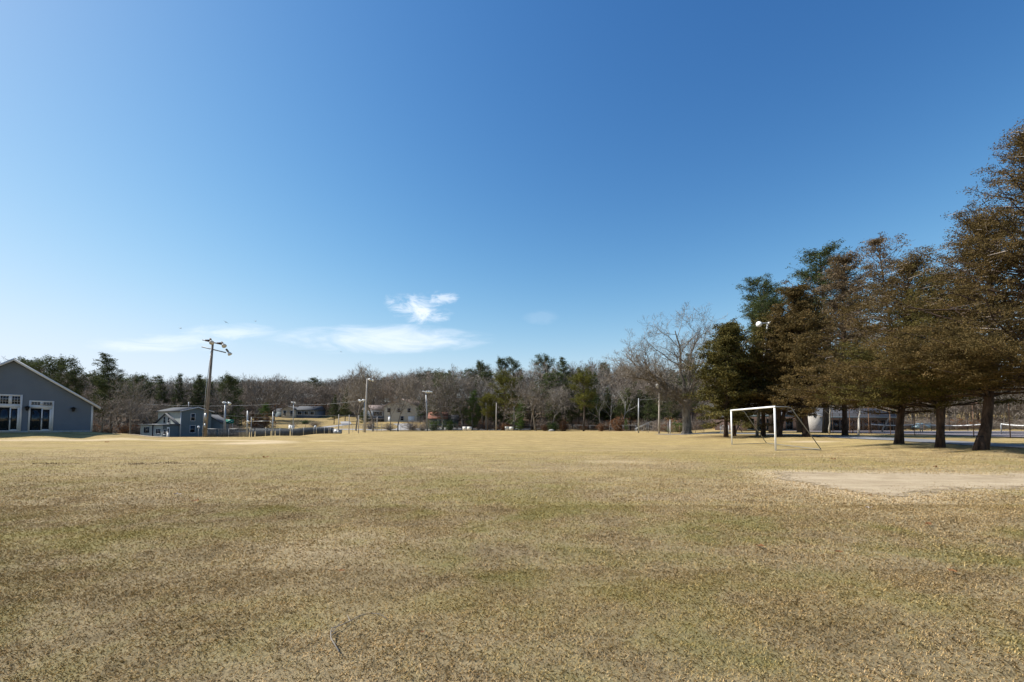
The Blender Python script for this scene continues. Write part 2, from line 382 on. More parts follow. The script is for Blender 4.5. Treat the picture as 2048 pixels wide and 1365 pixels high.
def cloud(cx, cy, hw, hh, sx, sy, amp, lo, hi, seed, tilt=0.0):
    a = math_(wn, 'DIVIDE', math_(wn, 'SUBTRACT', uu, cx), hw)
    yy = math_(wn, 'SUBTRACT', vv, cy) if not tilt else math_(wn, 'SUBTRACT', math_(wn, 'SUBTRACT', vv, cy), math_(wn, 'MULTIPLY', math_(wn, 'SUBTRACT', uu, cx), tilt))
    b_ = math_(wn, 'DIVIDE', yy, hh)
    d = math_(wn, 'SQRT', math_(wn, 'ADD', math_(wn, 'MULTIPLY', a, a), math_(wn, 'MULTIPLY', b_, b_)))
    fall = math_(wn, 'SUBTRACT', 1.0, d, True)
    mp = N(wn, 'ShaderNodeMapping'); mp.inputs['Scale'].default_value = (sx, sy, 1); mp.inputs['Location'].default_value = (seed, seed * .7, seed * .3)
    wn.links.new(cmb.outputs[0], mp.inputs[0])
    n = noise(wn, 1.0, 9, .64, mp.outputs[0], .7)
    t = math_(wn, 'MULTIPLY', n.outputs['Fac'], math_(wn, 'POWER', fall, .42))
    mr = N(wn, 'ShaderNodeMapRange', interpolation_type='SMOOTHSTEP'); mr.inputs['From Min'].default_value = lo; mr.inputs['From Max'].default_value = hi
    wn.links.new(t, mr.inputs['Value'])
    return math_(wn, 'MULTIPLY', mr.outputs[0], amp)
cl = [cloud(-.30, .190, .30, .040, 7, 30, .66, .17, .58, 3.1),
      cloud(-.17, .194, .11, .030, 9, 34, .62, .18, .58, 13.9),
      cloud(-.205, .255, .11, .050, 17, 34, .85, .28, .56, 21.7, -.2),
      cloud(-.78, .180, .20, .028, 8, 44, .45, .20, .54, 9.2),
      cloud(-.62, .207, .15, .024, 9, 40, .5, .22, .54, 4.2),
      cloud(-.155, .283, .05, .026, 26, 44, .6, .24, .55, 7.3),
      cloud(.065, .240, .05, .022, 14, 38, .08, .2, .5, 5.5)]
tot = cl[0]
for c_ in cl[1:]: tot = math_(wn, 'MAXIMUM', tot, c_)
tot = math_(wn, 'MULTIPLY', tot, .92)
hsv = N(wn, 'ShaderNodeHueSaturation'); hsv.inputs['Saturation'].default_value = 1.18; wn.links.new(sky.outputs[0], hsv.inputs['Color'])
srgb = N(wn, 'ShaderNodeSeparateColor'); wn.links.new(hsv.outputs[0], srgb.inputs[0]); crgb = N(wn, 'ShaderNodeCombineColor')
for i_, (c0, d0, g0, k0) in enumerate(((.80, .74, 1.72, 5.3), (1.95, 2.66, 1.60, 6.1), (3.75, 5.9, 1.42, 7.4))):
    q_ = math_(wn, 'MULTIPLY', math_(wn, 'POWER', math_(wn, 'DIVIDE', srgb.outputs[i_], c0), g0), d0)
    wn.links.new(math_(wn, 'MULTIPLY', math_(wn, 'SUBTRACT', 1.0, math_(wn, 'EXPONENT', math_(wn, 'MULTIPLY', q_, -1 / k0))), k0), crgb.inputs[i_])
wn.links.new(mix(wn, tot, crgb.outputs[0], (7.3, 7.6, 8.2)), bg.inputs['Color'])

sd = bpy.data.lights.new('sun', 'SUN'); sun = bpy.data.objects.new('sun', sd); COL.objects.link(sun)
sd.energy = 5.0; sd.angle = R(.5); sd.color = (1, .955, .88)
sv = Vector((SX * math.cos(SUN_EL), SY * math.cos(SUN_EL), math.sin(SUN_EL)))
sun.rotation_euler = sv.to_track_quat('Z', 'Y').to_euler(); sun.location = (-40, 10, 60)
vs = SC.view_settings; vs.view_transform = 'Standard'; vs.look = 'None'; vs.gamma = 1; vs.exposure = .62
SC.cycles.max_bounces = 6; SC.cycles.transparent_max_bounces = 8

# ------------------------------------------------------------------ ground sheet
def smooth01(t): t = np.clip(t, 0, 1); return t * t * (3 - 2 * t)
YB = [(-2400,200),(0,90),(200,90),(300,62),(450,60),(560,112),(650,112),(780,112),(860,116),(1000,118),(1200,104),(1340,80),(1420,90),(1620,260),(4500,260)]
pts_px = [(1548,944),(1600,943.5),(1700,945),(1800,946),(1900,947.5),(2048,948),(2400,952),(2400,990),(2048,977.5),(1960,976.5),(1880,981),(1830,985),(1806,992),(1780,995),(1740,991),(1680,982),(1620,971),(1572,958)]
DIRT_W = []
for px, py in pts_px:
    Y = EYE * F / (py - 850.5); DIRT_W.append((X_at(px, Y), Y))
def ground():
    rr = np.concatenate([np.arange(0, 20, .35), 20 * np.exp(np.linspace(0, math.log(4500 / 20), 330))[0:]])
    th = np.linspace(0, 2 * math.pi, 721)[:-1]
    fine = np.linspace(R(30), R(150), 700); th = np.unique(np.round(np.concatenate([th, fine]), 5))
    RR, TH = np.meshgrid(rr, th, indexing='ij'); x = (RR * np.cos(TH)).ravel(); y = (RR * np.sin(TH)).ravel()
    z = terrain(x, y)
    n, k = len(rr), len(th)
    i = np.arange(n - 1)[:, None] * k; j = np.arange(k)[None, :]; j2 = (j + 1) % k
    f = np.stack([i + j, i + k + j, i + k + j2, i + j2], -1).reshape(-1, 4)
    mb = MB(); mb.add(np.stack([x, y, z], 1), f)
    o = mb.build('ground', M['ground'], smooth=True); tag(o, kind='structure')
    px = 1024 + F * x / np.maximum(y, .5); yb = np.interp(px, [a[0] for a in YB], [a[1] for a in YB])
    # leaf litter in the woods; the lawns round the houses stay grass
    lit = smooth01((y - yb) / 14)
    lawn = ((px > 490) & (px < 850) & (y < 172)).astype(float) * .75
    lawn = np.maximum(lawn, ((px > 480) & (px < 760) & (y > 60) & (y < 172)) * .45)
    lit = lit * (1 - lawn)
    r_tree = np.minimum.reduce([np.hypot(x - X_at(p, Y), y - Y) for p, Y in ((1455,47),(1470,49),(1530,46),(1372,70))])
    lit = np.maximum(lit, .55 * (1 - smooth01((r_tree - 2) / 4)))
    me = o.data; a = me.attributes.new('litter', 'FLOAT', 'POINT'); a.data.foreach_set('value', lit.astype(np.float32))
    pts = [(-60, 29.5), (-33, 40), (-28.5, 42.0), (-23, 41), (-19.5, 38.5)]
    wd = np.full(len(x), 1e9)
    for (ax, ay), (bx_, by_) in zip(pts[:-1], pts[1:]):
        t = np.clip(((x - ax) * (bx_ - ax) + (y - ay) * (by_ - ay)) / ((bx_ - ax) ** 2 + (by_ - ay) ** 2), 0, 1)
        wd = np.minimum(wd, np.hypot(x - ax - t * (bx_ - ax), y - ay - t * (by_ - ay)))
    worn = (1 - smooth01((wd - .4) / 1.6)) * .8
    dp = DIRT_W; dd = np.full(len(x), 1e9); near = (np.abs(x - 12) < 12) & (np.abs(y - 11) < 8)
    for (ax, ay), (bx_, by_) in zip(dp, dp[1:] + dp[:1]):
        t = np.clip(((x - ax) * (bx_ - ax) + (y - ay) * (by_ - ay)) / ((bx_ - ax) ** 2 + (by_ - ay) ** 2), 0, 1)
        dd = np.where(near, np.minimum(dd, np.hypot(x - ax - t * (bx_ - ax), y - ay - t * (by_ - ay))), dd)
    worn = np.maximum(worn, .85 * (1 - smooth01(dd / 1.3)))
    for cx, cy, rx, ry, s in ((-20, 36, 3.2, 3.0, .9), (-16, 40, 2, 1, .7), (3.8, 17.5, 1.7, .8, .55), (6.2, 9.8, 1.5, .6, .3), (-2.0, 5.4, 1.2, .9, .35), (23, 35, 2.2, 1.4, .8), (2.5, 9, 3, .5, .15)):
        worn = np.maximum(worn, s * (1 - smooth01(np.sqrt(((x - cx) / rx) ** 2 + ((y - cy) / ry) ** 2) - .3)))
    a = me.attributes.new('worn', 'FLOAT', 'POINT'); a.data.foreach_set('value', worn.astype(np.float32))
ground()

def drape(name, pts, widths, mat, lift=.03, step=1.0, label=None):
    """a sheet following the terrain along a centre line"""
    P = [np.array(p, float) for p in pts]; cen = []; W = []
    for i in range(len(P) - 1):
        n = max(1, int(np.linalg.norm(P[i + 1] - P[i]) / step))
        for k in range(n): cen.append(P[i] + (P[i + 1] - P[i]) * k / n); W.append(widths[i] + (widths[i + 1] - widths[i]) * k / n)
    cen.append(P[-1]); W.append(widths[-1]); cen = np.array(cen); W = np.array(W)
    k = np.ones(5) / 5
    if len(cen) > 8:
        for a in (0, 1): cen[2:-2, a] = np.convolve(cen[:, a], k, 'valid')
    T = np.gradient(cen, axis=0); T /= np.linalg.norm(T, axis=1, keepdims=True); Nn = np.stack([-T[:, 1], T[:, 0]], 1)
    K = 7; off = np.linspace(-.5, .5, K)
    XY = cen[:, None, :] + Nn[:, None, :] * (W[:, None] * off)[:, :, None]
    XY = XY.reshape(-1, 2); z = terrain(XY[:, 0], XY[:, 1]) + lift
    n = len(cen); i = np.arange(n - 1)[:, None] * K; j = np.arange(K - 1)[None, :]
    f = np.stack([i + j, i + j + 1, i + K + j + 1, i + K + j], -1).reshape(-1, 4)
    mb = MB(); mb.add(np.column_stack([XY, z]), f); o = mb.build(name, mat, smooth=True)
    return tag(o, kind='structure')
drape('road', [(22.5,-30),(22.8,8),(24.6,18),(26.8,28),(29.8,37),(31,46),(30,56),(27,64)], [3.4]*8, M['asphalt'], .035)
ln = MB()
for (a, b) in (((28.2,36.3),(27.9,35.1)), ((28.7,38.6),(28.5,37.9))):
    za, zb = tz(*a) + .06, tz(*b) + .06
    ln.add([(a[0]-.1,a[1],za),(a[0]+.25,a[1],za),(b[0]+.25,b[1],zb),(b[0]-.1,b[1],zb)], [(0,1,2,3)])
tag(ln.build('road_marking', M['line']), kind='structure')
drape('road', [(-95,108),(-70,112),(-50,116),(-30,121),(-8,127),(25,134)], [6]*6, M['pale_asphalt'], .04, 2)
drape('driveway', [(-52,118),(-52,128),(-50,138),(-55,150)], [4,3.2,3,3], M['pale_asphalt'], .04, 1.5)
drape('driveway', [(-30,122),(-30,130),(-34,140)], [4,4,5], M['pale_asphalt'], .05, 1.5)
drape('path', [(22.5,70),(27,64),(31,58)], [3,3.5,4], M['pale_asphalt'], .03)
drape('path', [(-44.0,60),(-40.6,52),(-38.8,47.0)], [2,2,2], M['dirt'], .025)
drape('court_surface', [(60,34),(62,50),(64,78)], [35,36,37], M['court'], .05, 2)

def in_poly(x, y, P):
    c = np.zeros(len(x), bool); n = len(P); j = n - 1
    for i in range(n):
        xi, yi = P[i]; xj, yj = P[j]
        k = ((yi > y) != (yj > y)) & (x < (xj - xi) * (y - yi) / (yj - yi + 1e-12) + xi); c ^= k; j = i
    return c
def dirt():
    """sandy bare patch at the right of the field, its outline ragged"""
    w = DIRT_W
    out = []; rs = np.random.default_rng(5)
    for (a, b) in zip(w, w[1:] + w[:1]):
        n = max(2, int(math.dist(a, b) / .035))
        for k in range(n):
            t = k / n; out.append((a[0] + (b[0]-a[0])*t, a[1] + (b[1]-a[1])*t))
    out = np.array(out); d = out - out.mean(0); d /= np.linalg.norm(d, axis=1, keepdims=True)
    s = np.arange(len(out)) * .035
    jit = -.12 + .17 * np.sin(s * 1.9) + .13 * np.sin(s * 3.7 + 2) + .09 * np.sin(s * 8.3) + .05 * np.sin(s * 5.1 + 1) + .03 * np.sin(s * 13) + rs.normal(0, .05, len(out))
    out = out + d * jit[:, None]
    st = .06; gx = np.arange(out[:, 0].min() - .5, min(out[:, 0].max(), 24) + .5, st); gy = np.arange(out[:, 1].min() - .4, out[:, 1].max() + .4, st)
    GX, GY = np.meshgrid(gx, gy, indexing='ij'); cx = (GX[:-1, :-1] + st / 2).ravel(); cy = (GY[:-1, :-1] + st / 2).ravel()
    n1 = .12 * np.sin(cx * 9 + 3 * np.sin(cy * 5)) + .10 * np.sin(cx * 4.1 + cy * 7)
    ok = in_poly(cx + rs.normal(0, .07, len(cx)), cy + n1 + rs.normal(0, .10, len(cx)), out[::3])
    k = len(gy); i, j = np.divmod(np.nonzero(ok)[0], k - 1); a = i * k + j
    f = np.stack([a, a + k, a + k + 1, a + 1], 1); used, inv = np.unique(f.ravel(), return_inverse=True)
    X = GX.ravel()[used]; Y = GY.ravel()[used]
    mb = MB(); mb.add(np.stack([X, Y, terrain(X, Y) + .009], 1), inv.reshape(-1, 4)); tag(mb.build('dirt_patch', M['dirt'], smooth=True), kind='structure')
    return out
DIRT = dirt()

def grass():
    """matted turf: short bent blades, thicker near the camera"""
    mb = MB(); rs = np.random.default_rng(21)
    for y0, y1, dens, L, w in ((1.6, 4.5, 9000, .022, .0024), (4.5, 8, 4500, .026, .0036), (8, 14, 1700, .032, .006), (14, 27, 800, .034, .010)):
        A = 1.35 * (y1 * y1 - y0 * y0) + 3 * (y1 - y0); n = int(A * dens * .75)
        y = np.sqrt(rs.random(n) * (y1 * y1 - y0 * y0) + y0 * y0); x = (rs.random(n) * 2 - 1) * (y * 1.25 + .8)
        cl = np.sin(x * 3.1 + 2 * np.sin(y * 2.3)) * np.cos(y * 3.7 + np.sin(x * 1.9)) * .5 + .5
        keep = rs.random(n) < .45 + .55 * cl
        if y1 > 20: keep &= rs.random(n) < .42 * (1 - np.clip((y - 14) / 13, 0, 1))
        elif y1 > 10: keep &= rs.random(n) < 1 - .68 * smooth01((y - 8) / 6)
        if y1 > 4.6: keep &= ~in_poly(x + rs.normal(0, .3, n), y + rs.normal(0, .45, n), DIRT[::4])
        x = x[keep]; y = y[keep]; n = len(x); z = terrain(x, y) - .003
        a = rs.random(n) * 2 * math.pi; l = L * (.5 + rs.random(n)); lean = .35 + .65 * rs.random(n) ** .6
        dx = np.cos(a) * lean; dy = np.sin(a) * lean; up = np.sqrt(np.maximum(0, 1 - lean ** 2)) * .8 + .12
        sx = -np.sin(a) * w / 2; sy = np.cos(a) * w / 2
        p0 = np.stack([x - sx, y - sy, z], 1); p1 = np.stack([x + sx, y + sy, z], 1)
        mid = np.stack([x + dx * l * .5, y + dy * l * .5, z + up * l * .75], 1)
        off = np.stack([sx * .8, sy * .8, 0 * sx], 1)
        tip = np.stack([x + dx * l * 1.1, y + dy * l * 1.1, z + up * l * .85], 1)
        V = np.stack([p0, p1, mid + off, tip, mid - off], 1).reshape(-1, 3)
        mb.add(V, np.arange(n * 5).reshape(-1, 5), rs.random(n))
    tag(mb.build('grass', M['blades']), 'short matted winter turf mixing straw and green blades', 'grass', kind='stuff')
grass()

# ------------------------------------------------------------------ trees
def rot_about(d, ang, az, rs):
    d = d / np.linalg.norm(d); up = np.array((0, 0, 1.)) if abs(d[2]) < .9 else np.array((1., 0, 0))
    a = np.cross(d, up); a /= np.linalg.norm(a); b = np.cross(d, a)
    return d * math.cos(ang) + (a * math.cos(az) + b * math.sin(az)) * math.sin(ang)

def bare_tree(seed, H=12., fork=.3, r0=.22, spread=1.0, nch=(7, 6, 5, 4), up=.10, twl=.75, leanv=0, thick=1.0, low=None, lite=False, rmin=.010, limb=.55):
    """returns (wood, twigs) meshes' builders; height H, base at origin"""
    rs = np.random.default_rng(seed); wood = MB(); tw = MB()
    def grow(p, d, L, r, lvl):
        ns = ((6, 4, 3, 1, 1) if lite else (6, 5, 4, 3, 2))[min(lvl, 4)]
        pts = [p]; rad = [r]; dd = [d]
        for i in range(ns):
            wig = (.10, .22, .26, .28, .3)[min(lvl, 4)]
            d = d + rs.normal(0, wig, 3) + np.array((0, 0, up * (0 if lvl == 0 else 1))); d = d / np.linalg.norm(d)
            p = p + d * L / ns; pts.append(p); t = (i + 1) / ns
            rad.append(r * (1 - (.55 if lvl == 0 else .78) * t)); dd.append(d)
        (wood if lvl < 3 else tw).tube(pts, np.array(rad) * (1 if lvl < 3 else thick), ((6, 4, 3, 2, 2) if lite else (8, 5, 4, 3, 2))[min(lvl, 4)])
        if lvl >= len(nch): return
        n = nch[lvl]
        for k in range(n):
            if lvl == 0: t = fork + (1 - fork) * (k + rs.random() * .8) / n
            else: t = .22 + .78 * (k + rs.random()) / n
            t = min(t, 1) * ns; i = min(int(t), ns - 1); q = pts[i] + (pts[i + 1] - pts[i]) * (t - i)
            ang = R(rs.uniform(28, 62)) * (spread if lvl == 0 else 1); az = k * 2.4 + rs.random() * 1.2
            tt = t / ns
            if lvl == 0: l2 = H * (.55 - .25 * abs(tt - .45)) * (.8 + .4 * rs.random()) * (.6 + .4 * spread)
            else: l2 = L * (.72 - .35 * tt) * (.75 + .5 * rs.random())
            if lvl == len(nch) - 1: l2 = max(l2, twl * .6)
            r2 = max((limb if lvl == 0 else .55) * rad[i] * (.7 + .3 * rs.random()), .008)
            if lvl >= 2: r2 = max(min(r2, .035), rmin)
            grow(q, rot_about(dd[i], ang, az, rs), l2, r2, lvl + 1)
    d0 = np.array((leanv, 0, 1.)); d0 /= np.linalg.norm(d0)
    grow(np.zeros(3), d0, H * .62, r0, 0)
    for k in range(5):                               # root flare
        a = k * 1.26 + rs.random(); wood.tube([(0, 0, r0 * 2.2), (math.cos(a) * r0 * .8, math.sin(a) * r0 * .8, r0 * .7), (math.cos(a) * r0 * 1.7, math.sin(a) * r0 * 1.7, -.1)], [r0 * .7, r0 * .5, r0 * .25], 5)
    return wood, tw
def norm_h(mbs, H):
    zmax = 0
    for m in mbs: m.flush(); zmax = max([zmax] + [float(np.percentile(v[:, 2], 99.7)) for v in m.V])
    for m in mbs: m.V = [v * (H / zmax) for v in m.V]
    return mbs

def pine_tree(seed, H=14., r0=.2, base=.35, rad=3.2, kind='white', leaf=.30, per=9, nwh=16, density=1.0):
    rs = np.random.default_rng(seed); wood = MB(); lf = MB(); C = []
    pts = [np.zeros(3)]; d = np.array((0, 0, 1.))
    for i in range(8):
        d = d + rs.normal(0, .035 if kind != 'pitch' else .10, 3); d[2] = abs(d[2]); d /= np.linalg.norm(d); pts.append(pts[-1] + d * H / 8)
    pts = np.array(pts); wood.tube(pts, r0 * (1 - .88 * np.linspace(0, 1, 9)), 8)
    def at(t): x = min(t, .999) * 8; i = int(x); return pts[i] + (pts[i + 1] - pts[i]) * (x - i)
    for w in range(nwh):
        t = base + (1 - base) * (w + .3 * rs.random()) / nwh; s = (t - base) / (1 - base)
        if kind == 'broad': L = rad * (.45 + .55 * min(1, s / .2)) * (1 - s) ** .42 + .5
        elif kind == 'white': L = rad * (.5 + .5 * min(1, s / .25)) * (1 - s) ** .7 + .35
        elif kind == 'spruce': L = rad * (1 - s) ** .9 + .25
        else: L = rad * (.45 + .55 * math.sin(math.pi * min(1, .15 + s * .85))) * (1 if s < .9 else .75)
        nb = 5 if kind != 'pitch' else 4
        for k in range(nb):
            az = k * 2 * math.pi / nb + rs.random() * 1.2 + w; l = L * rs.uniform(.55, 1.15)
            el = R(rs.uniform(-5, 22)) + s * R(35)
            d = np.array((math.cos(az) * math.cos(el), math.sin(az) * math.cos(el), math.sin(el)))
            q = at(t); bp = [q]
            for i in range(4): d = d + rs.normal(0, .10, 3) + np.array((0, 0, .07)); d /= np.linalg.norm(d); bp.append(bp[-1] + d * l / 4)
            bp = np.array(bp); wood.tube(bp, r0 * .28 * (1 - s * .6) * np.linspace(1, .2, 5), 4)
            m = max(3, int(l * 4.2 * density))
            for j in range(m):
                tt = (.35 if kind != 'pitch' else .5) + (.65 if kind != 'pitch' else .5) * rs.random(); x = tt * 4; i = min(int(x), 3)
                c = bp[i] + (bp[i + 1] - bp[i]) * (x - i); side = rs.normal(0, 1, 3) * np.array((.28, .28, .10)) * l * .35
                if kind == 'pitch': side[2] *= 1.7
                C.append(c + side)
                if rs.random() < .5: wood.tube([c, c + side], [.015, .008], 3)
    for j in range(6): C.append(pts[-1] + rs.normal(0, .25, 3) * (1, 1, .8))
    lf.leaves(C, leaf, per, .20 if kind != 'pitch' else .26, .55 if kind == 'white' else .75, .22, rng=rs)
    return wood, lf

def cedar_tree(seed, H=12., r0=.28, base=2.0, rad=4.5, leaf=.15, nb=170, per=20, top=1.0, lean=(0, 0), gap=.0, double=False, flat=.42, clump=.17, skirt=0):
    """red cedar: thick fluted trunk, dense drooping sprays, grey dead twigs"""
    rs = np.random.default_rng(seed); wood = MB(); lf = MB(); dead = MB(); C = []; TN = []
    def trunk_line(lx, ly, h, r):
        pts = [np.zeros(3)]; d = np.array((lx, ly, 1.)); d /= np.linalg.norm(d)
        for i in range(9):
            d = d + rs.normal(0, .035, 3) + np.array((-lx, -ly, 0)) * .10; d /= np.linalg.norm(d); pts.append(pts[-1] + d * h / 9)
        pts = np.array(pts); rr = r * (1 - .85 * np.linspace(0, 1, 10)); rr[0] *= 1.25; wood.tube(pts, rr, 12); return pts
    T = [trunk_line(lean[0], lean[1], H * .93, r0)]
    if double: T.append(trunk_line(lean[0] + .13, lean[1] - .05, H * .8, r0 * .75))
    for k in range(6):
        a = k * 1.05 + rs.random() * .5; wood.tube([(0, 0, r0 * 3), (math.cos(a) * r0 * .75, math.sin(a) * r0 * .75, r0 * 1.2), (math.cos(a) * r0 * 1.3, math.sin(a) * r0 * 1.3, -.1)], [r0 * .6, r0 * .38, r0 * .2], 6)
    lob = rs.random(6) * 6.28
    for w in range(nb):
        s = ((w + rs.random()) / nb) ** .92; z = base + (H - base) * s
        tr = T[rs.integers(len(T))]; x = min(z / (H * .93), .999) * 9; i = int(x); q = tr[i] + (tr[i + 1] - tr[i]) * (x - i)
        az = w * 2.39996 + rs.normal(0, .3)
        env = rad * (.72 + .28 * min(1, s / .18)) * max(0, 1 - s ** (1.35 * top)) ** .75 + .25
        env *= 1 + .26 * math.sin(az * 2 + lob[0] + s * 5) + .22 * math.sin(az * 3 + lob[1] - s * 9)
        l = env * rs.uniform(.60, 1.15)
        if math.sin(az * 2 + lob[2] + s * 9) + math.sin(az * 5 + lob[3] - s * 15) < -.9 and s > .15: l *= .45
        el = R(rs.uniform(2, 22)) + s * R(38) - (R(8) if s < .12 else 0)
        d = np.array((math.cos(az) * math.cos(el), math.sin(az) * math.cos(el), math.sin(el))); bp = [q]
        for k in range(5): d = d + rs.normal(0, .12, 3) + np.array((0, 0, .03)); d /= np.linalg.norm(d); bp.append(bp[-1] + d * l / 5)
        bp = np.array(bp); wood.tube(bp, (r0 * .20 * (1 - s * .7) + .01) * np.linspace(1, .2, 6), 4)
        if rs.random() < gap: 
            m = max(2, int(l * 2.2))
        else: m = max(4, int(l * 5.4))
        for j in range(m):
            tt = .28 + .72 * rs.random() ** .8; x = tt * 5; i = min(int(x), 4); c = bp[i] + (bp[i + 1] - bp[i]) * (x - i)
            side = rs.normal(0, 1, 3) * np.array((.32, .32, .085)) * (.25 + l * .22) * (1.25 - tt * .6)
            C.append(c + side)
            if rs.random() < .10: dead.tube([c, c + side * .6 + rs.normal(0, .03, 3), c + side * 1.15], [.016, .011, .006], 3)
        for j in range(1):
            c = bp[rs.integers(1, 5)]; e = rs.normal(0, 1, 3) * (.28, .28, .1); dead.tube([c, c + e * .6, c + e * 1.2 + rs.normal(0, .06, 3)], [.018, .012, .006], 3)
    for k in range(skirt):  # extra long low boughs, added to throw shadow on the grass
        z = rs.uniform(base, base + 1.8); az = R(rs.uniform(168, 222)); L = rs.uniform(4.4, 6.3); el = R(rs.uniform(5, 15))
        x = z / (H * .93) * 9; q = T[0][int(x)] + (T[0][int(x) + 1] - T[0][int(x)]) * (x - int(x)); d = np.array((math.cos(az) * math.cos(el), math.sin(az) * math.cos(el), math.sin(el))); bp = [q]
        for j in range(5): d = d + rs.normal(0, .08, 3) * (1, 1, .4); d[2] = min(max(d[2], .02), .3); d /= np.linalg.norm(d); bp.append(bp[-1] + d * L / 5)
        bp = np.array(bp); wood.tube(bp, np.linspace(.06, .015, 6), 5)
        for j in range(int(L * 12)):
            tt = .35 + .65 * rs.random(); x = tt * 5; i = min(int(x), 4); C.append(bp[i] + (bp[i + 1] - bp[i]) * (x - i) + rs.normal(0, 1, 3) * (.38, .38, .14))
    lf.leaves(C, leaf, per, clump, flat, .42, tint=.22, rng=rs)
    return wood, lf, dead

def tree_thing(name, parts, label, cat, loc, rz=0, group=None, scale=None, mats=None):
    r = thing(name, label, cat, loc, rz, group)
    for nm, mb, mat in parts: mb.build(nm, mat, r, smooth=(nm == 'trunk'))
    if scale is not None: r.scale = scale
    return r
PROTO = {}
def proto(key, fn, H, mats, name):
    mbs = norm_h(fn(), H); PROTO[key] = dict(H=H, mbs=mbs, mats=mats, name=name, first=True, root=None)
def place(key, px, Y, ytop, label, cat='tree', group=None, w=1.0, rz=None, sink=.1, zbase=None):
    P = PROTO[key]; x = X_at(px, Y, 1); zb = tz(x, Y) if zbase is None else zbase; h = Z_at(ytop, Y) - zb
    s = h / P['H']; sc = (s * w, s * w, s); rz = random.random() * 6.28 if rz is None else rz; loc = (x, Y, zb - sink * s)
    if P['root'] is None:
        P['root'] = r = thing(P['name'], label, cat, loc, rz, group); r.scale = sc
        for (nm, mat), mb in zip(P['mats'], P['mbs']): mb.build(nm, mat, r)
        return r
    r = dup(P['root'], loc, rz, sc, label)
    if group: r['group'] = group
    elif 'group' in r: del r['group']
    return r

BM = [('trunk', M['bark']), ('crown', M['twig'])]; BR = [('trunk', M['bark']), ('crown', M['twig_red'])]
BP = [('trunk', M['bark_pale']), ('crown', M['twig'])]
proto('bareA', lambda: bare_tree(rmin=.025, seed=1, H=13, fork=.30, r0=.22, spread=1.0, nch=(9, 8, 7, 6)), 13, BM, 'bare_tree')
proto('bareB', lambda: bare_tree(rmin=.025, seed=2, H=13, fork=.38, r0=.20, spread=.8, nch=(9, 8, 7, 6), up=.14), 13, BM, 'bare_tree')
proto('bareC', lambda: bare_tree(rmin=.025, seed=3, H=12, fork=.25, r0=.22, spread=1.15, nch=(9, 8, 7, 6), up=.06), 12, BR, 'bare_tree')
proto('bareD', lambda: bare_tree(rmin=.025, seed=5, H=14, fork=.45, r0=.18, spread=.75, nch=(8, 7, 7, 6), up=.16), 14, BR, 'bare_tree')
proto('birch', lambda: bare_tree(8, 12, .5, .13, .7, (6, 5, 4, 4), up=.12, leanv=.05), 12, BP, 'birch_tree')
proto('whiteA', lambda: pine_tree(11, 14, .2, .28, 3.9, 'white', nwh=16, density=1.5, per=12), 14, [('trunk', M['bark_dark']), ('crown', M['pine'])], 'pine_tree')
proto('whiteB', lambda: pine_tree(12, 14, .2, .18, 3.2, 'spruce', nwh=20, density=1.4, per=12), 14, [('trunk', M['bark_dark']), ('crown', M['pine'])], 'pine_tree')
proto('pitchA', lambda: pine_tree(13, 12, .2, .60, 3.2, 'pitch', nwh=8, density=1.9, per=12), 12, [('trunk', M['bark_dark']), ('crown', M['pine'])], 'pine_tree')
proto('pitchB', lambda: pine_tree(14, 12, .2, .45, 3.2, 'pitch', nwh=12, density=1.8, per=12), 12, [('trunk', M['bark_dark']), ('crown', M['pine'])], 'pine_tree')
proto('oliveA', lambda: pine_tree(19, 12, .24, .42, 3.9, 'pitch', nwh=12, density=2.5, leaf=.27, per=12), 12, [('trunk', M['bark_dark']), ('crown', M['pine_olive'])], 'pine_tree')
proto('brightA', lambda: pine_tree(16, 9, .14, .08, 2.6, 'white', nwh=15, density=1.5), 9, [('trunk', M['bark_dark']), ('crown', M['pine_bright'])], 'young_pine_tree')

W = 'woodland trees beyond the field'
TREES = [
 # left, behind the big building
 ('pitchA', 22, 72, 703, 'broad dark pine showing above the peak of the blue gabled building', 1.15),
 ('bareB', 72, 80, 722, 'bare tree rising over the blue building roof between two dark pines', 1.0),
 ('pitchA', 112, 84, 717, 'flat-topped dark pine above the roof slope, shorter and left of its twin', .9),
 ('pitchB', 146, 86, 711, 'tall dark pine with umbrella crown above the lower roof slope', .8),
 ('bareC', 172, 92, 745, 'thin bare tree just right of the umbrella-crowned pine', .9),
 ('whiteA', 223, 90, 709, 'tallest layered white pine right of the blue building', 1.05),
 ('whiteA', 204, 94, 742, 'smaller layered pine tucked against the tall white pine', .8),
 ('bareA', 262, 78, 748, 'big bare tree standing at the left end of the grey-blue house', .85),
 ('pitchB', 288, 112, 746, 'round-topped pine directly behind the big bare tree', .9),
 ('whiteB', 326, 112, 752, 'dark pointed evergreen behind the low wing of the house, leftmost of three', 1.0),
 ('whiteB', 353, 110, 747, 'dark pointed evergreen behind the house roof, middle of three', .95),
 ('whiteB', 393, 112, 749, 'dark bushy evergreen just left of the tall wooden light pole, rightmost of three', 1.15),
 ('pitchB', 458, 118, 750, 'green-headed pine just right of the tall wooden light pole', 1.0),
 ('bareC', 120, 100, 775, 'low bare tree filling the gap beneath the umbrella pines', 1.1),
 ('bareC', 200, 84, 790, 'brown bare thicket tree at the right corner of the blue building', 1.2),
 ('bareA', 240, 100, 775, 'bare tree in front of the white pine trunk', 1.1),
 ('bareC', 302, 100, 790, 'dim bare tree over the low wing of the house', 1.2),
 ('bareC', 310, 96, 800, 'short brown bare tree behind the house gable', 1.2),
 ('bareD', 372, 118, 768, 'bare tree between the dark evergreens behind the house', 1.0),
 ('bareD', 428, 112, 768, 'bare tree right beside the shaft of the tall wooden light pole', 1.0),
]
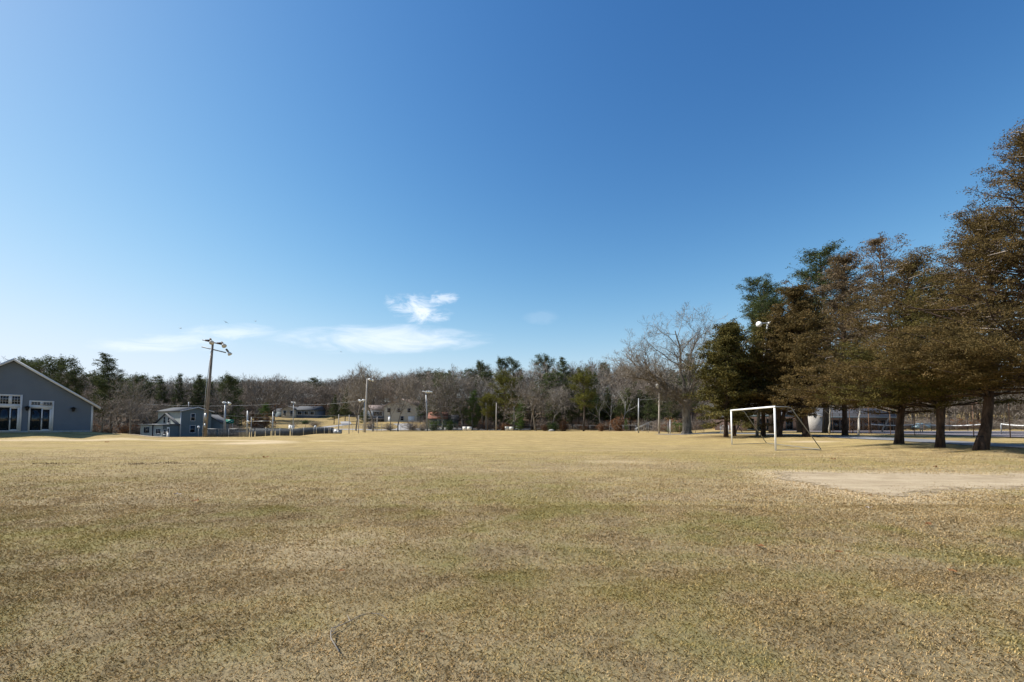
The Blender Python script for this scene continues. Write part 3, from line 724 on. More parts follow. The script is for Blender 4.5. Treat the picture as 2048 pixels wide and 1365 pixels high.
for key, px, Y, yt, lab, w in TREES: place(key, px, Y, yt, lab, w=w)
# middle
MID = [
 ('bareD', 484, 140, 764, 'bare tree behind the twin-lamp steel pole', .9),
 ('bareB', 512, 150, 757, 'bare twiggy tree above the white crossbar of the poles', .9),
 ('bareA', 548, 150, 757, 'bare twiggy tree left of the ranch house', .9),
 ('bareB', 580, 175, 764, 'bare tree behind the left end of the ranch house', 1.0),
 ('bareC', 612, 178, 766, 'domed bare tree behind the middle of the ranch house roof', 1.2),
 ('bareC', 640, 178, 768, 'domed bare tree behind the right end of the ranch house', 1.2),
 ('bareC', 672, 170, 762, 'wide bare tree between the ranch house and the twin bare trees', 1.3),
 ('bareA', 712, 112, 731, 'tall bare tree, left one of the twin bare trees by the tall floodlight pole', .85),
 ('bareB', 746, 108, 731, 'tall bare tree with leaning trunk, right one of the twin bare trees', .95),
 ('bareB', 796, 106, 746, 'dense many-stemmed bare tree in front of the tan gabled house', .8),
 ('bareD', 781, 110, 752, 'slender bare tree at the left edge of the tan gabled house', .8),
 ('bareA', 826, 150, 745, 'bare tree behind the tan gabled house', 1.0),
 ('bareC', 856, 150, 738, 'bare tree above the four-lamp steel pole', 1.1),
 ('bareA', 886, 122, 742, 'pale-limbed bare tree in front of the red-roofed cottage', 1.1),
 ('bareA', 925, 124, 740, 'pale-limbed bare tree just right of the red-roofed cottage', 1.1),
 ('bareD', 903, 170, 728, 'bare tree high on the slope above the red-roofed cottage', 1.0),
 ('oliveA', 1004, 116, 741, 'yellow-olive pine, large and leaning, above the white boards', 1.0),
 ('oliveA', 975, 118, 786, 'lower yellow-olive pine tucked left of the large olive pine', .9),
 ('bareA', 1071, 110, 757, 'broad bare oak with a thick dark trunk behind the dark bench', 1.35),
 ('bareB', 1105, 116, 770, 'smaller bare tree between the broad bare oak and the olive pine on the right', 1.0),
 ('oliveA', 1167, 106, 736, 'tall dull olive pine at the right of the woodland front, trunk bare below', .95),
 ('whiteA', 1133, 150, 716, 'dark pine breaking the skyline left of the dull olive pine', 1.0),
 ('pitchA', 1088, 190, 713, 'widest round dark pine on the hill skyline', 1.0),
 ('pitchA', 1037, 210, 716, 'round dark pine on the skyline, right one of a close pair', .8),
 ('pitchB', 1011, 210, 715, 'round dark pine on the skyline, left one of a close pair', .7),
 ('pitchA', 981, 210, 720, 'small windswept dark pine on the skyline, leftmost on the hill', .7),
 ('pitchB', 950, 215, 729, 'low dark pine barely topping the hill skyline', .7),
 ('pitchB', 1213, 180, 721, 'narrow dark pine between two bare skyline trees', .7),
 ('bareC', 1187, 185, 720, 'bare skyline tree left of the narrow dark pine', .9),
 ('bareC', 1255, 150, 713, 'large bare skyline tree right of the narrow dark pine', 1.0),
 ('birch', 1203, 104, 785, 'crooked pale birch, leftmost of three', .9),
 ('birch', 1219, 108, 772, 'leaning pale birch, middle of three', .9),
 ('birch', 1241, 104, 755, 'straightest pale birch in front of dark pines, rightmost of three', 1.0),
 ('whiteB', 1262, 118, 764, 'dark pine right behind the straight pale birch', 1.3),
 ('whiteB', 1222, 122, 775, 'green pine behind the leaning birches', 1.3),
 ('brightA', 1190, 122, 790, 'dark green pine between the olive pine and the birches', 1.1),
 ('brightA', 1253, 98, 838, 'small bright green young pine at the wood edge below the birches', .9),
 ('brightA', 1040, 112, 836, 'low bright green pine sapling behind the dark bench', 1.6),
 ('brightA', 1035, 122, 795, 'green young pine left of the thick dark trunk', 1.3),
 ('brightA', 945, 124, 780, 'bright green pine behind the plain wooden poles', 1.0),
 ('whiteB', 870, 142, 792, 'dark green pine behind the red roof', 1.2),
 ('whiteB', 912, 140, 790, 'dark green pine right behind the red-roofed cottage', 1.1),
 ('whiteA', 840, 138, 800, 'grey-green pine between the tan house and the cottage', 1.0),
 ('whiteB', 1010, 132, 790, 'shaded pine under the large olive pine', 1.2),
 ('whiteA', 1130, 124, 760, 'shaded pine left of the dull olive pine', 1.0),
 ('whiteB', 1310, 108, 790, 'dark pine behind the steel pole with the twin lamp', 1.2),
 ('whiteA', 1345, 100, 775, 'dark pine behind the left limbs of the great oak', 1.1),
 ('whiteA', 1385, 110, 705, 'tall pine half hidden behind the great oak', .9),
 ('bareC', 1295, 112, 745, 'bare tree behind the hand rail', 1.1),
 ('bareC', 1330, 108, 752, 'bare tree beside the steel pole with the twin lamp', 1.0),
 ('brightA', 470, 118, 800, 'bushy green pine behind the green road sign', 1.2),
 ('brightA', 525, 122, 806, 'bushy green pine above the white crossbar', 1.4),
 ('whiteB', 668, 140, 790, 'dark shaggy evergreen beside the driveway', 1.1),
 ('whiteB', 690, 150, 775, 'dark shaggy evergreen up the slope behind the driveway', 1.0),
 ('whiteB', 728, 128, 795, 'dark evergreen between the trunks of the twin bare trees', 1.0),
]
for key, px, Y, yt, lab, w in MID: place(key, px, Y, yt, lab, w=w)

# great oak (unique)
def limb_tree(seed, limbs, trunk, r0, nch, rmin, up=.06):
    rs = np.random.default_rng(seed); wood = MB(); tw = MB()
    tr = np.array(trunk, float); wood.tube(tr, np.linspace(r0 * 1.15, r0 * .8, len(tr)), 14)
    for k in range(7):
        a = k * .9 + rs.random() * .4; wood.tube([(0, 0, r0 * 2.4), (math.cos(a) * r0 * .7, math.sin(a) * r0 * .7, r0 * .9), (math.cos(a) * r0 * 1.5, math.sin(a) * r0 * 1.5, -.1)], [r0 * .6, r0 * .45, r0 * .25], 6)
    def grow(p, d, L, r, lvl):
        ns = (0, 8, 5, 4, 3, 2)[lvl]; pts = [p]; rad = [r]; dd = [d]
        for i in range(ns):
            d = d + rs.normal(0, (.0, .17, .24, .28, .3, .3)[lvl], 3) + np.array((0, 0, up)); d = d / np.linalg.norm(d); p = p + d * L / ns; pts.append(p); rad.append(r * (1 - .8 * (i + 1) / ns)); dd.append(d)
        (wood if lvl < 4 else tw).tube(pts, np.maximum(rad, rmin * .6), (0, 9, 6, 4, 3, 2)[lvl])
        if lvl > len(nch): return
        n = nch[lvl - 1]
        for k in range(n):
            t = (.20 + .80 * (k + rs.random()) / n); t = min(t, 1) * ns; i = min(int(t), ns - 1); q = pts[i] + (pts[i + 1] - pts[i]) * (t - i)
            l2 = max(L * (.62 - .30 * t / ns) * rs.uniform(.7, 1.25), .45); r2 = max(.5 * rad[i], rmin)
            if lvl >= 3: r2 = max(min(r2, .035), rmin)
            grow(q, rot_about(dd[i], R(rs.uniform(25, 60)), k * 2.4 + rs.random() * 1.2, rs), l2, r2, lvl + 1)
    for (i, az, el, L, r) in limbs:
        az, el = R(az), R(el); grow(tr[i], np.array((math.cos(az) * math.cos(el), math.sin(az) * math.cos(el), math.sin(el))), L, r, 1)
    return wood, tw
def oak():
    H = 18.4
    L = [(4, 178, 38, 10.0, .26), (5, 150, 58, 10.5, .24), (5, 200, 68, 11.5, .25), (5, 60, 82, 12.5, .27), (5, 10, 62, 11.5, .25), (4, 350, 36, 8.5, .19), (4, 270, 42, 8.5, .18), (4, 95, 40, 8.5, .18), (3, 190, 8, 5.0, .09), (3, 250, 15, 4.5, .08), (5, 300, 60, 10, .2)]
    w, t = limb_tree(5, L, [(0, 0, -.1), (.02, 0, 1.5), (.0, .05, 2.8), (-.1, .05, 3.9), (-.2, 0, 4.8), (-.2, 0, 5.6)], .52, (9, 8, 6, 5), .016)
    w, t = norm_h((w, t), H)
    x = X_at(1374, 68); z = tz(x, 68)
    tree_thing('oak_tree', [('trunk', w, M['bark']), ('crown', t, M['twig'])], 'great bare spreading oak at the right end of the field, beside the cedars', 'tree', (x, 68, z - .05), 0, scale=(1.22, 1.22, 1.0))
oak()

# cedars and pines along the right edge
def cedar(px, Y, ytop, label, seed, rad=4.2, base=2.0, r0=.28, mat='cedar', rz=0, leaf=.16, nb=150, per=18, lean=(0, 0), **k):
    x = X_at(px, Y, .3); z = tz(x, Y); H = Z_at(ytop, Y) - z
    w, l, d = cedar_tree(seed, H, r0, base, rad, leaf, nb, per, lean=lean, **k)
    r = thing('cedar_tree', label, 'tree', (x, Y, z - .05), rz)
    l.merged(d, (0, 0, 0), 0, (1, 1, 1), 1); w.build('trunk', M['cedar_bark'], r, smooth=True); l.build('crown', [M[mat], M['dead']], r)
    return r
cedar(1452, 46, 655, 'dark olive cedar leftmost in the row, beside the great oak', 101, 3.9, 1.6, .20, 'cedar_green', leaf=.20, nb=190, per=20, clump=.22)
cedar(1468, 49, 630, 'dark spire-topped cedar just behind the leftmost one', 102, 3.3, 2.2, .20, 'cedar_green', leaf=.20, nb=160, per=20, clump=.22)
cedar(1526, 47.5, 628, 'dark cedar behind the left goal post, floodlight poking above it', 103, 3.0, 2.4, .22, 'cedar_green', leaf=.2, nb=130, per=20, clump=.22)
cedar(1558, 45, 600, 'brown cedar with paired trunks behind the right goal post', 104, 4.1, 2.4, .26, 'cedar', leaf=.19, nb=190, per=20, double=True, clump=.21)
cedar(1612, 43, 560, 'brown cedar with flared pale trunk base beside the road bend', 105, 4.8, 2.1, .27, 'cedar', leaf=.18, nb=230, per=20, clump=.20)
cedar(1690, 46, 500, 'tall grey-brown thin-topped cedar across the road', 106, 5.5, 2.6, .24, 'cedar_gray', leaf=.17, nb=230, gap=.35, clump=.2)
cedar(1798, 26.3, 520, 'cedar with a straight dark trunk right of the goal', 107, 4.2, 1.75, .20, 'cedar', leaf=.082, nb=220, per=34, clump=.14, skirt=13)
cedar(1880, 23.6, 530, 'cedar with mossy forked trunk, second from the right', 108, 3.7, 2.1, .18, 'cedar_green', leaf=.078, nb=200, per=36, double=True, clump=.13, lean=(-.02, .02), skirt=12)
cedar(1962, 20.4, 395, 'cedar with thick leaning trunk nearest the camera', 109, 3.9, 2.5, .215, 'cedar', leaf=.072, nb=205, per=40, lean=(.30, 0), clump=.125, skirt=19)
cedar(2085, 18.5, 250, 'tallest cedar cut by the right edge of the picture', 110, 4.7, 2.6, .25, 'cedar', leaf=.072, nb=270, per=38, clump=.125, skirt=6)
cedar(1800, 39.5, 458, 'grey sparse-topped cedar rising behind the straight-trunked one, highest of the middle group', 111, 4.6, 3.0, .20, 'cedar_gray', leaf=.14, nb=170, gap=.6, clump=.17)
for i, (px, Y, yt, lab, w) in enumerate(((1652, 62, 493, 'tall white pine rising above the brown cedars', 1.35), (1542, 60, 583, 'lower white pine above the cedars by the floodlight', 1.25), (1600, 66, 540, 'white pine between the two other pines above the cedars', 1.2))):
    P = [('trunk', M['bark_dark']), ('crown', M['pine'])]
    proto('big%d' % i, lambda: pine_tree(60 + i, 20, .3, .25, 4.6, 'broad', leaf=.24, per=15, nwh=19, density=2.0), 20, P, 'pine_tree')
    place('big%d' % i, px, Y, yt, lab, w=w)
for px, Y, yt, lab in ((1658, 52, 740, 'bare pale-trunked tree across the road, leftmost of three'), (1716, 50, 700, 'bare pale-trunked tree across the road, middle of three'), (1763, 62, 760, 'bare pale-trunked tree across the road, rightmost of three')):
    place('birch', px, Y, yt, lab, w=1.3)

# low shrubs at the edge of the wood
def shrub(seed, H=2.2, n=26, leafmat=None, leafn=0):
    rs = np.random.default_rng(seed); wd = MB(); C = []
    for k in range(n):
        a = rs.random() * 6.28; d = np.array((math.cos(a) * .5, math.sin(a) * .5, 1.)); p = rs.normal(0, .12, 3) * (1, 1, 0); pts = [p]
        for i in range(4): d = d + rs.normal(0, .28, 3); d[2] = max(d[2], .1); d /= np.linalg.norm(d); pts.append(pts[-1] + d * H / 4 * rs.uniform(.6, 1.1))
        wd.tube(pts, [.03, .024, .018, .012, .006], 3)
        for j in range(12):
            q = pts[rs.integers(1, 5)]; e = q + rs.normal(0, .32, 3) * (1, 1, .8); wd.tube([q, (q + e) / 2 + rs.normal(0, .04, 3), e], [.014, .010, .006], 3); C.append(e)
    lf = MB(); 
    if leafn: lf.leaves(C, .16, leafn, .16, .8, .6, rng=rs)
    return (wd, lf) if leafn else (wd,)
proto('russet', lambda: shrub(70, 2.4, 26, None, 9), 2.8, [('stems', M['twig']), ('foliage', M['russet'])], 'shrub')
proto('green_sh', lambda: shrub(71, 2.2, 26, None, 10), 2.5, [('stems', M['twig']), ('foliage', M['pine_bright'])], 'shrub')
proto('brown_sh', lambda: shrub(72, 2.2, 40), 2.4, [('stems', M['twig_red'])], 'shrub')
for key, px, Y, yt, lab, w in (
  ('russet', 1238, 100, 831, 'orange-leaved shrub below the straight birch', .9), ('russet', 1203, 102, 845, 'rust-coloured shrub left of the birches', .9),
  ('russet', 1128, 107, 838, 'russet shrub left of the tall olive pine trunk', .8), ('russet', 1090, 110, 848, 'small russet shrub right of the dark bench', 1),
  ('russet', 520, 116, 826, 'red-brown shrub behind the white crossbar', 1.3), ('russet', 1010, 116, 843, 'low russet shrub behind the right-hand boards', 1.3),
  ('green_sh', 900, 122, 838, 'green bush right of the cottage wall', 1), ('green_sh', 868, 121, 838, 'dark bush left of the cottage wall', 1),
  ('green_sh', 1105, 108, 842, 'green bush by the wood edge near the grey stone', 1), ('green_sh', 1360, 84, 842, 'green bush left of the great oak trunk', 1.3),
  ('brown_sh', 778, 118, 845, 'rounded clipped brown hedge bush before the tan house', 1.6), ('brown_sh', 824, 120, 838, 'brown brush between the tan house and the cottage', 1.8),
  ('brown_sh', 845, 119, 846, 'low brown bush left of the four-lamp pole', 1.5), ('brown_sh', 740, 122, 838, 'dark brown bush at the foot of the twin bare trees', 1.4),
  ('brown_sh', 630, 130, 842, 'brown bank bush below the ranch house', 2.2), ('brown_sh', 585, 128, 846, 'dark bank bush beside the white cabinet', 2.2),
  ('green_sh', 612, 140, 840, 'green bank bush below the ranch house', 1.8), ('brown_sh', 545, 126, 848, 'low brown bush on the bank behind the crossbar pole', 2.0)):
    place(key, px, Y, yt, lab, 'shrub', w=w, sink=.02)

# the wood behind: one mass
def woodland():
    mb = MB(); rs = np.random.default_rng(77); var = []
    for s in range(5):
        w, t = norm_h(bare_tree(200 + s, 13, (.35, .14, .25, .12, .4)[s], .17, .95, (8, 7, 6, 6), up=.12, lite=True, rmin=.034), 13); w.flush(); t.flush(); var.append((w, t, 0))
    for s in range(3):
        w, t = norm_h(pine_tree(220 + s, 13, .2, .3 if s else .5, 3.0, ('pitch', 'white', 'spruce')[s], leaf=.5, per=5, nwh=12), 13); var.append((w, t, 1))
    SK = [(-400,730),(60,742),(180,752),(260,768),(400,772),(500,764),(650,768),(700,762),(800,758),(850,746),(920,732),(1000,725),(1100,724),(1180,728),(1260,722),(1320,745),(1450,765),(1600,780),(1900,772),(2400,765)]
    n = 0; tries = 0
    while n < 640 and tries < 9000:
        tries += 1; px = rs.uniform(-250, 2300); 
        right = px > 1420
        Y = rs.uniform(98, 190) if right else rs.uniform(122, 280)
        if px < 420: Y = rs.uniform(112, 210)
        if 540 < px < 860 and Y < 182: continue
        x = X_at(px, Y, 3); zg = tz(x, Y); hmax = Z_at(np.interp(px, [a[0] for a in SK], [a[1] for a in SK]) - (19 if 850 < px < 1300 else 13 if 830 < px < 1420 else 8), Y) - zg
        H = min(rs.uniform(13, 19), hmax * rs.uniform(.92, 1.12))
        if H < 4.5: continue
        k = rs.integers(5) if rs.random() < (.82 if not right and px < 850 else .68 if not right else .86) else 5 + rs.integers(3)
        w, t, c = var[k]; s = H / 13; rz = rs.random() * 6.28
        sc = (s * 1.15, s * 1.15, s)
        mb.merged(w, (x, Y, zg - .2), rz, sc, 0 if not c else 2)
        mb.merged(t, (x, Y, zg - .2), rz, sc, (1 if rs.random() < .6 else 4) if not c else 3)
        n += 1
    for i in range(170):      # ridge behind the houses
        px = rs.uniform(420, 880); Y = rs.uniform(225, 335); x = X_at(px, Y, 3); zg = tz(x, Y); hmax = Z_at(np.interp(px, [a[0] for a in SK], [a[1] for a in SK]) - 6, Y) - zg
        H = max(5, hmax * rs.uniform(.8, 1.0)); k = rs.integers(5) if rs.random() < .8 else 5 + rs.integers(3); w, t, c = var[k]; q = H / 13; rz = rs.random() * 6.28
        mb.merged(w, (x, Y, zg - .2), rz, (q * 1.5, q * 1.5, q), 2 if c else 0); mb.merged(t, (x, Y, zg - .2), rz, (q * 1.5, q * 1.5, q), 3 if c else 1)
    for i in range(75):       # low pines in the shade of the wood's edge
        px = rs.uniform(860, 1345); yb = float(np.interp(px, [a[0] for a in YB], [a[1] for a in YB])); Y = yb + rs.uniform(8, 50); x = X_at(px, Y, 1); zg = tz(x, Y); H = rs.uniform(5.5, 10.5)
        w, t, c = var[6 + rs.integers(2)]; q = H / 13; rz = rs.random() * 6.28
        mb.merged(w, (x, Y, zg - .2), rz, (q * 1.2, q * 1.2, q), 2); mb.merged(t, (x, Y, zg - .2), rz, (q * 1.2, q * 1.2, q), 3)
    tag(mb.build('woodland', [M['bark'], M['twig'], M['bark_dark'], M['pine'], M['twig_red']]), 'leafless grey-brown wood with scattered pines covering the hill', 'woodland', kind='stuff')
    # brush along its foot
    mb = MB(); sh = shrub(90, 2.2, 14)[0]; sh.flush(); sr = shrub(91, 1.8, 10, None, 5); [q.flush() for q in sr]
    for i in range(1150):
        px = rs.uniform(-100, 2200); yb = float(np.interp(px, [a[0] for a in YB], [a[1] for a in YB]))
        if px > 1400: Y = rs.uniform(92, 130)
        elif 470 < px < 850: Y = rs.uniform(172, 190) if i % 3 else rs.uniform(190, 330)
        elif px < 470: Y = rs.uniform(98, 125)
        else: Y = yb + rs.uniform(6, 30) if i % 2 else yb + rs.uniform(25, 110)
        x = X_at(px, Y, .5); s = rs.uniform(.6, 1.5) * (1.7 if Y > 150 else 1)
        if rs.random() < .8: mb.merged(sh, (x, Y, tz(x, Y) - .05), rs.random() * 6, (s * 1.4, s * 1.4, s), rs.integers(2))
        else:
            mb.merged(sr[0], (x, Y, tz(x, Y) - .05), rs.random() * 6, (s * 1.3, s * 1.3, s), 0); mb.merged(sr[1], (x, Y, tz(x, Y) - .05), 0, (s * 1.3, s * 1.3, s), 2)
    tag(mb.build('undergrowth', [M['twig'], M['twig_red'], M['russet']]), 'tangled brown winter undergrowth along the foot of the wood', 'undergrowth', kind='stuff')
woodland()

# ------------------------------------------------------------------ buildings
class Wall:
    """a wall frame: o = ground corner, d = unit direction along the wall, n = outward normal"""
    def __init__(s, o, d, n): s.o = np.array(o, float); s.d = np.array((*d, 0.)); s.n = np.array((*n, 0.))
    def p(s, t, z, out=0.0): q = s.o + s.d * t + s.n * out; q[2] = z; return q
    def box(s, mb, t0, t1, z0, z1, o0, o1):
        v = [s.p(t, z, o) for z in (z0, z1) for t, o in ((t0, o0), (t1, o0), (t1, o1), (t0, o1))]
        mb.add(v, [(0,1,2,3),(7,6,5,4),(0,4,5,1),(1,5,6,2),(2,6,7,3),(3,7,4,0)])
    def t_of(s, px):
        u = (px - 1024) / F; return (u * s.o[1] - s.o[0]) / (s.d[0] - u * s.d[1])
def clap(mb, w, left, right, z0, z1, step, out=.018):
    z = z0
    while z < z1 - 1e-6:
        zt = min(z + step, z1); l0, r0, l1, r1 = left(z), right(z), left(zt), right(zt)
        if r0 - l0 > .02:
            r1 = max(r1, l1 + .005)
            mb.add([w.p(l0, z, out), w.p(r0, z, out), w.p(r1, zt, .004), w.p(l1, zt, .004), w.p(l0, z, .0), w.p(r0, z, .0)], [(0,1,2,3)])
            mb.add([w.p(l0, z, 0), w.p(r0, z, 0), w.p(r0, z, out), w.p(l0, z, out)], [(0,1,2,3)])
        z = zt
def window(parent, w, t0, t1, z0, z1, mull=(1, 1), name='window', trim=.10, out=.05, frame_mat='trim', curtain=False, grid=.03):
    f = MB()
    w.box(f, t0 - trim, t1 + trim, z1, z1 + trim, .02, out); w.box(f, t0 - trim, t1 + trim, z0 - trim, z0, .02, out + .02)
    w.box(f, t0 - trim, t0, z0, z1, .02, out); w.box(f, t1, t1 + trim, z0, z1, .02, out)
    for k in range(1, mull[0]): t = t0 + (t1 - t0) * k / mull[0]; w.box(f, t - grid / 2, t + grid / 2, z0, z1, .022, out - .012)
    for k in range(1, mull[1]): z = z0 + (z1 - z0) * k / mull[1]; w.box(f, t0, t1, z - grid / 2, z + grid / 2, .022, out - .015)
    o = f.build(name, M[frame_mat], parent); g = MB(); w.box(g, t0, t1, z0, z1, .015, .025); g.build('pane', M['glass'], o)
    return o

def big_building():
    Yc = 46.0; zc = .74; o = (X_at(183.5, Yc, 1), Yc, zc)
    d = (-.66, -.7513); n = (.7513, -.66)
    root = thing('gabled_building', 'blue-grey clapboard gabled building with glass sliding doors at the left edge', 'building', o)
    L = Matrix.Translation(-Vector(o))
    w = Wall((0, 0, 0), d, n); wa = Wall(o, d, n)
    T = wa.t_of
    Wd = 12.2; tr = wa.t_of(21.5); Yr = wa.p(tr, 0)[1]
    zr = Z_at(723, Yr) - zc; ze = Z_at(812, Yc) - zc; tl = 2 * tr
    zA = lambda py, t: Z_at(py, wa.p(t, 0)[1]) - zc
    sl = (zr - ze) / tr
    left = lambda z: 0 if z <= ze else (z - ze) / sl
    right = lambda z: tl if z <= ze else tl - (z - ze) / sl
    b = MB(); back = np.array((-n[0], -n[1], 0)) * 20
    prof = [w.p(0, -.6), w.p(tl, -.6), w.p(tl, ze), w.p(tr, zr), w.p(0, ze)]
    b.prism(prof, back)
    clap(b, w, left, right, .12, zr - .02, .155, .03)
    w2 = Wall((0, 0, 0), (-n[0], -n[1]), (-d[0], -d[1])); clap(b, w2, lambda z: 0, lambda z: 20, .12, ze, .155, .03)
    b.build('wall', M['siding_blue'], root)
    f = MB(); w.box(f, 0, tl, -.6, .12, .0, .03); f.build('foundation', M['stone'], root)
    # corner boards
    c = MB(); w.box(c, -.02, .10, .0, ze, .015, .05); w2.box(c, -.015, .12, .0, ze, .015, .055); c.build('corner_board', M['trim'], root)
    # roof slabs with rake boards
    for sgn in (1, -1):
        te = tr - sgn * (tr + .55); zE = ze - .55 * sl
        a0 = w.p(tr, zr + .22, .45); a1 = w.p(te, zE + .22, .45)
        m = MB(); q = [a0, a1, w.p(te, zE + .06, .45), w.p(tr, zr + .06, .45)]
        m.prism(q, np.array((-n[0], -n[1], 0)) * 20.9); r = m.build('roof', M['roof_gray'], root)
        k = MB(); q = [w.p(tr, zr + .25, .50), w.p(te, zE + .25, .50), w.p(te, zE + .03, .50), w.p(tr, zr + .03, .50)]
        k.prism(q, np.array((-n[0], -n[1], 0)) * .05); k.build('rake_board', M['trim'], r)
        k = MB(); q = [w.p(tr, zr + .055, .44), w.p(te, zE + .055, .44), w.p(te, zE + .03, .44), w.p(tr, zr + .03, .44)]
        k.prism(q, np.array((-n[0], -n[1], 0)) * .42); k.build('soffit', M['trim'], r)
    # sliding doors with transoms
    def slider(px0, px1, zt_top, zt_bot, zd_top, zd_bot, open_one):
        t1, t0 = T(px0), T(px1); mid = (t0 + t1) / 2
        f = MB(); tw = .12
        w.box(f, t0 - tw, t0, zd_bot - .08, zt_top + tw, .02, .07); w.box(f, t1, t1 + tw, zd_bot - .08, zt_top + tw, .02, .07)
        w.box(f, t0, t1, zt_top, zt_top + tw, .02, .068); w.box(f, t0, t1, zd_top, zt_bot, .02, .068); w.box(f, t0, t1, zd_bot - .08, zd_bot, .02, .068)
        w.box(f, mid - .08, mid + .08, zt_bot, zt_top, .02, .066)
        fo = f.build('door_frame', M['trim'], root)
        for k, (a, b_) in enumerate(((t0, mid - .08), (mid + .08, t1))):
            tilt = open_one and k == 0
            s = MB(); g = MB()
            ang = R(28) if tilt else 0
            def P(t, z, o_): 
                dz = zt_top - z; return w.p(t, zt_top - dz * math.cos(ang), .04 + o_ * math.cos(ang) + dz * math.sin(ang))
            def bx(mb, ta, tb, za, zb, oa, ob):
                v = [P(t, z, q) for z in (za, zb) for t, q in ((ta, oa), (tb, oa), (tb, ob), (ta, ob))]
                mb.add(v, [(0,1,2,3),(7,6,5,4),(0,4,5,1),(1,5,6,2),(2,6,7,3),(3,7,4,0)])
            e = .032
            bx(s, a, b_, zt_top - e, zt_top, 0, .03); bx(s, a, b_, zt_bot, zt_bot + e, 0, .03); bx(s, a, a + e, zt_bot + e, zt_top - e, 0, .03); bx(s, b_ - e, b_, zt_bot + e, zt_top - e, 0, .03)
            for q in range(1, 3): t = a + (b_ - a) * q / 3; bx(s, t - .008, t + .008, zt_bot + e, zt_top - e, .008, .024)
            nr = 3 if (zt_top - zt_bot) > .7 else 2
            for q in range(1, nr): z = zt_bot + (zt_top - zt_bot) * q / nr; bx(s, a + e, b_ - e, z - .008, z + .008, .007, .023)
            bx(g, a + e, b_ - e, zt_bot + e, zt_top - e, .012, .018)
            so = s.build('transom_window', M['trim'], root, label='transom tilted open' if tilt else None); g.build('pane', M['glass'], so)
            if tilt:
                h = MB(); w.box(h, a, b_, zt_bot, zt_top, .012, .02); h.build('opening_shade', M['black'], so)  # black sheet painting the unlit gap behind the open transom
        s = MB(); g = MB(); e = .09
        a, b_ = t0, mid
        w.box(s, a, a + e * 1.8, zd_bot, zd_top, .03, .06); w.box(s, b_ - e, b_, zd_bot, zd_top, .03, .06); w.box(s, a + e * 1.8, b_ - e, zd_bot, zd_bot + e, .03, .058); w.box(s, a + e * 1.8, b_ - e, zd_top - e, zd_top, .03, .058)
        w.box(g, a + e * 1.8, b_ - e, zd_bot + e, zd_top - e, .04, .045)
        so = s.build('sliding_door', M['trim'], root); g.build('pane', M['glass'], so)
        h = MB(); w.box(h, b_ - .07, b_ - .03, zd_bot + .95, zd_bot + 1.15, .06, .09); h.build('handle', M['black'], so)
        g = MB(); w.box(g, mid, t1, zd_bot, zd_top, .03, .036); g.build('sliding_door', M['glass'], root, label='dark fixed glass panel')
    zd = .16
    slider(61, 104, zA(804.5, T(82)), zA(811, T(82)), zA(817.5, T(82)), zd, True)
    slider(-2, 40, zA(792, T(20)), zA(809, T(20)), zA(815.5, T(20)), zd, False)
    slider(-70, -25, zA(788, T(-45)), zA(806, T(-45)), zA(813, T(-45)), zd, False)
    for px, py in ((54, 817), (146, 819)):
        t = T(px); z = zA(py, t); m = MB()
        w.box(m, t - .10, t + .10, z - .06, z + .12, .02, .06)
        m.tube([w.p(t, z + .1, .05), w.p(t, z + .24, .14), w.p(t, z + .2, .26)], .02, 6)
        m.cyl(w.p(t, z + .2, .26), w.p(t, z + .08, .26), .07, .26, 14); m.cyl(w.p(t, z + .08, .26), w.p(t, z - .22, .26), .15, .09, 12)
        m.build('wall_lamp', M['black'], root)
big_building()

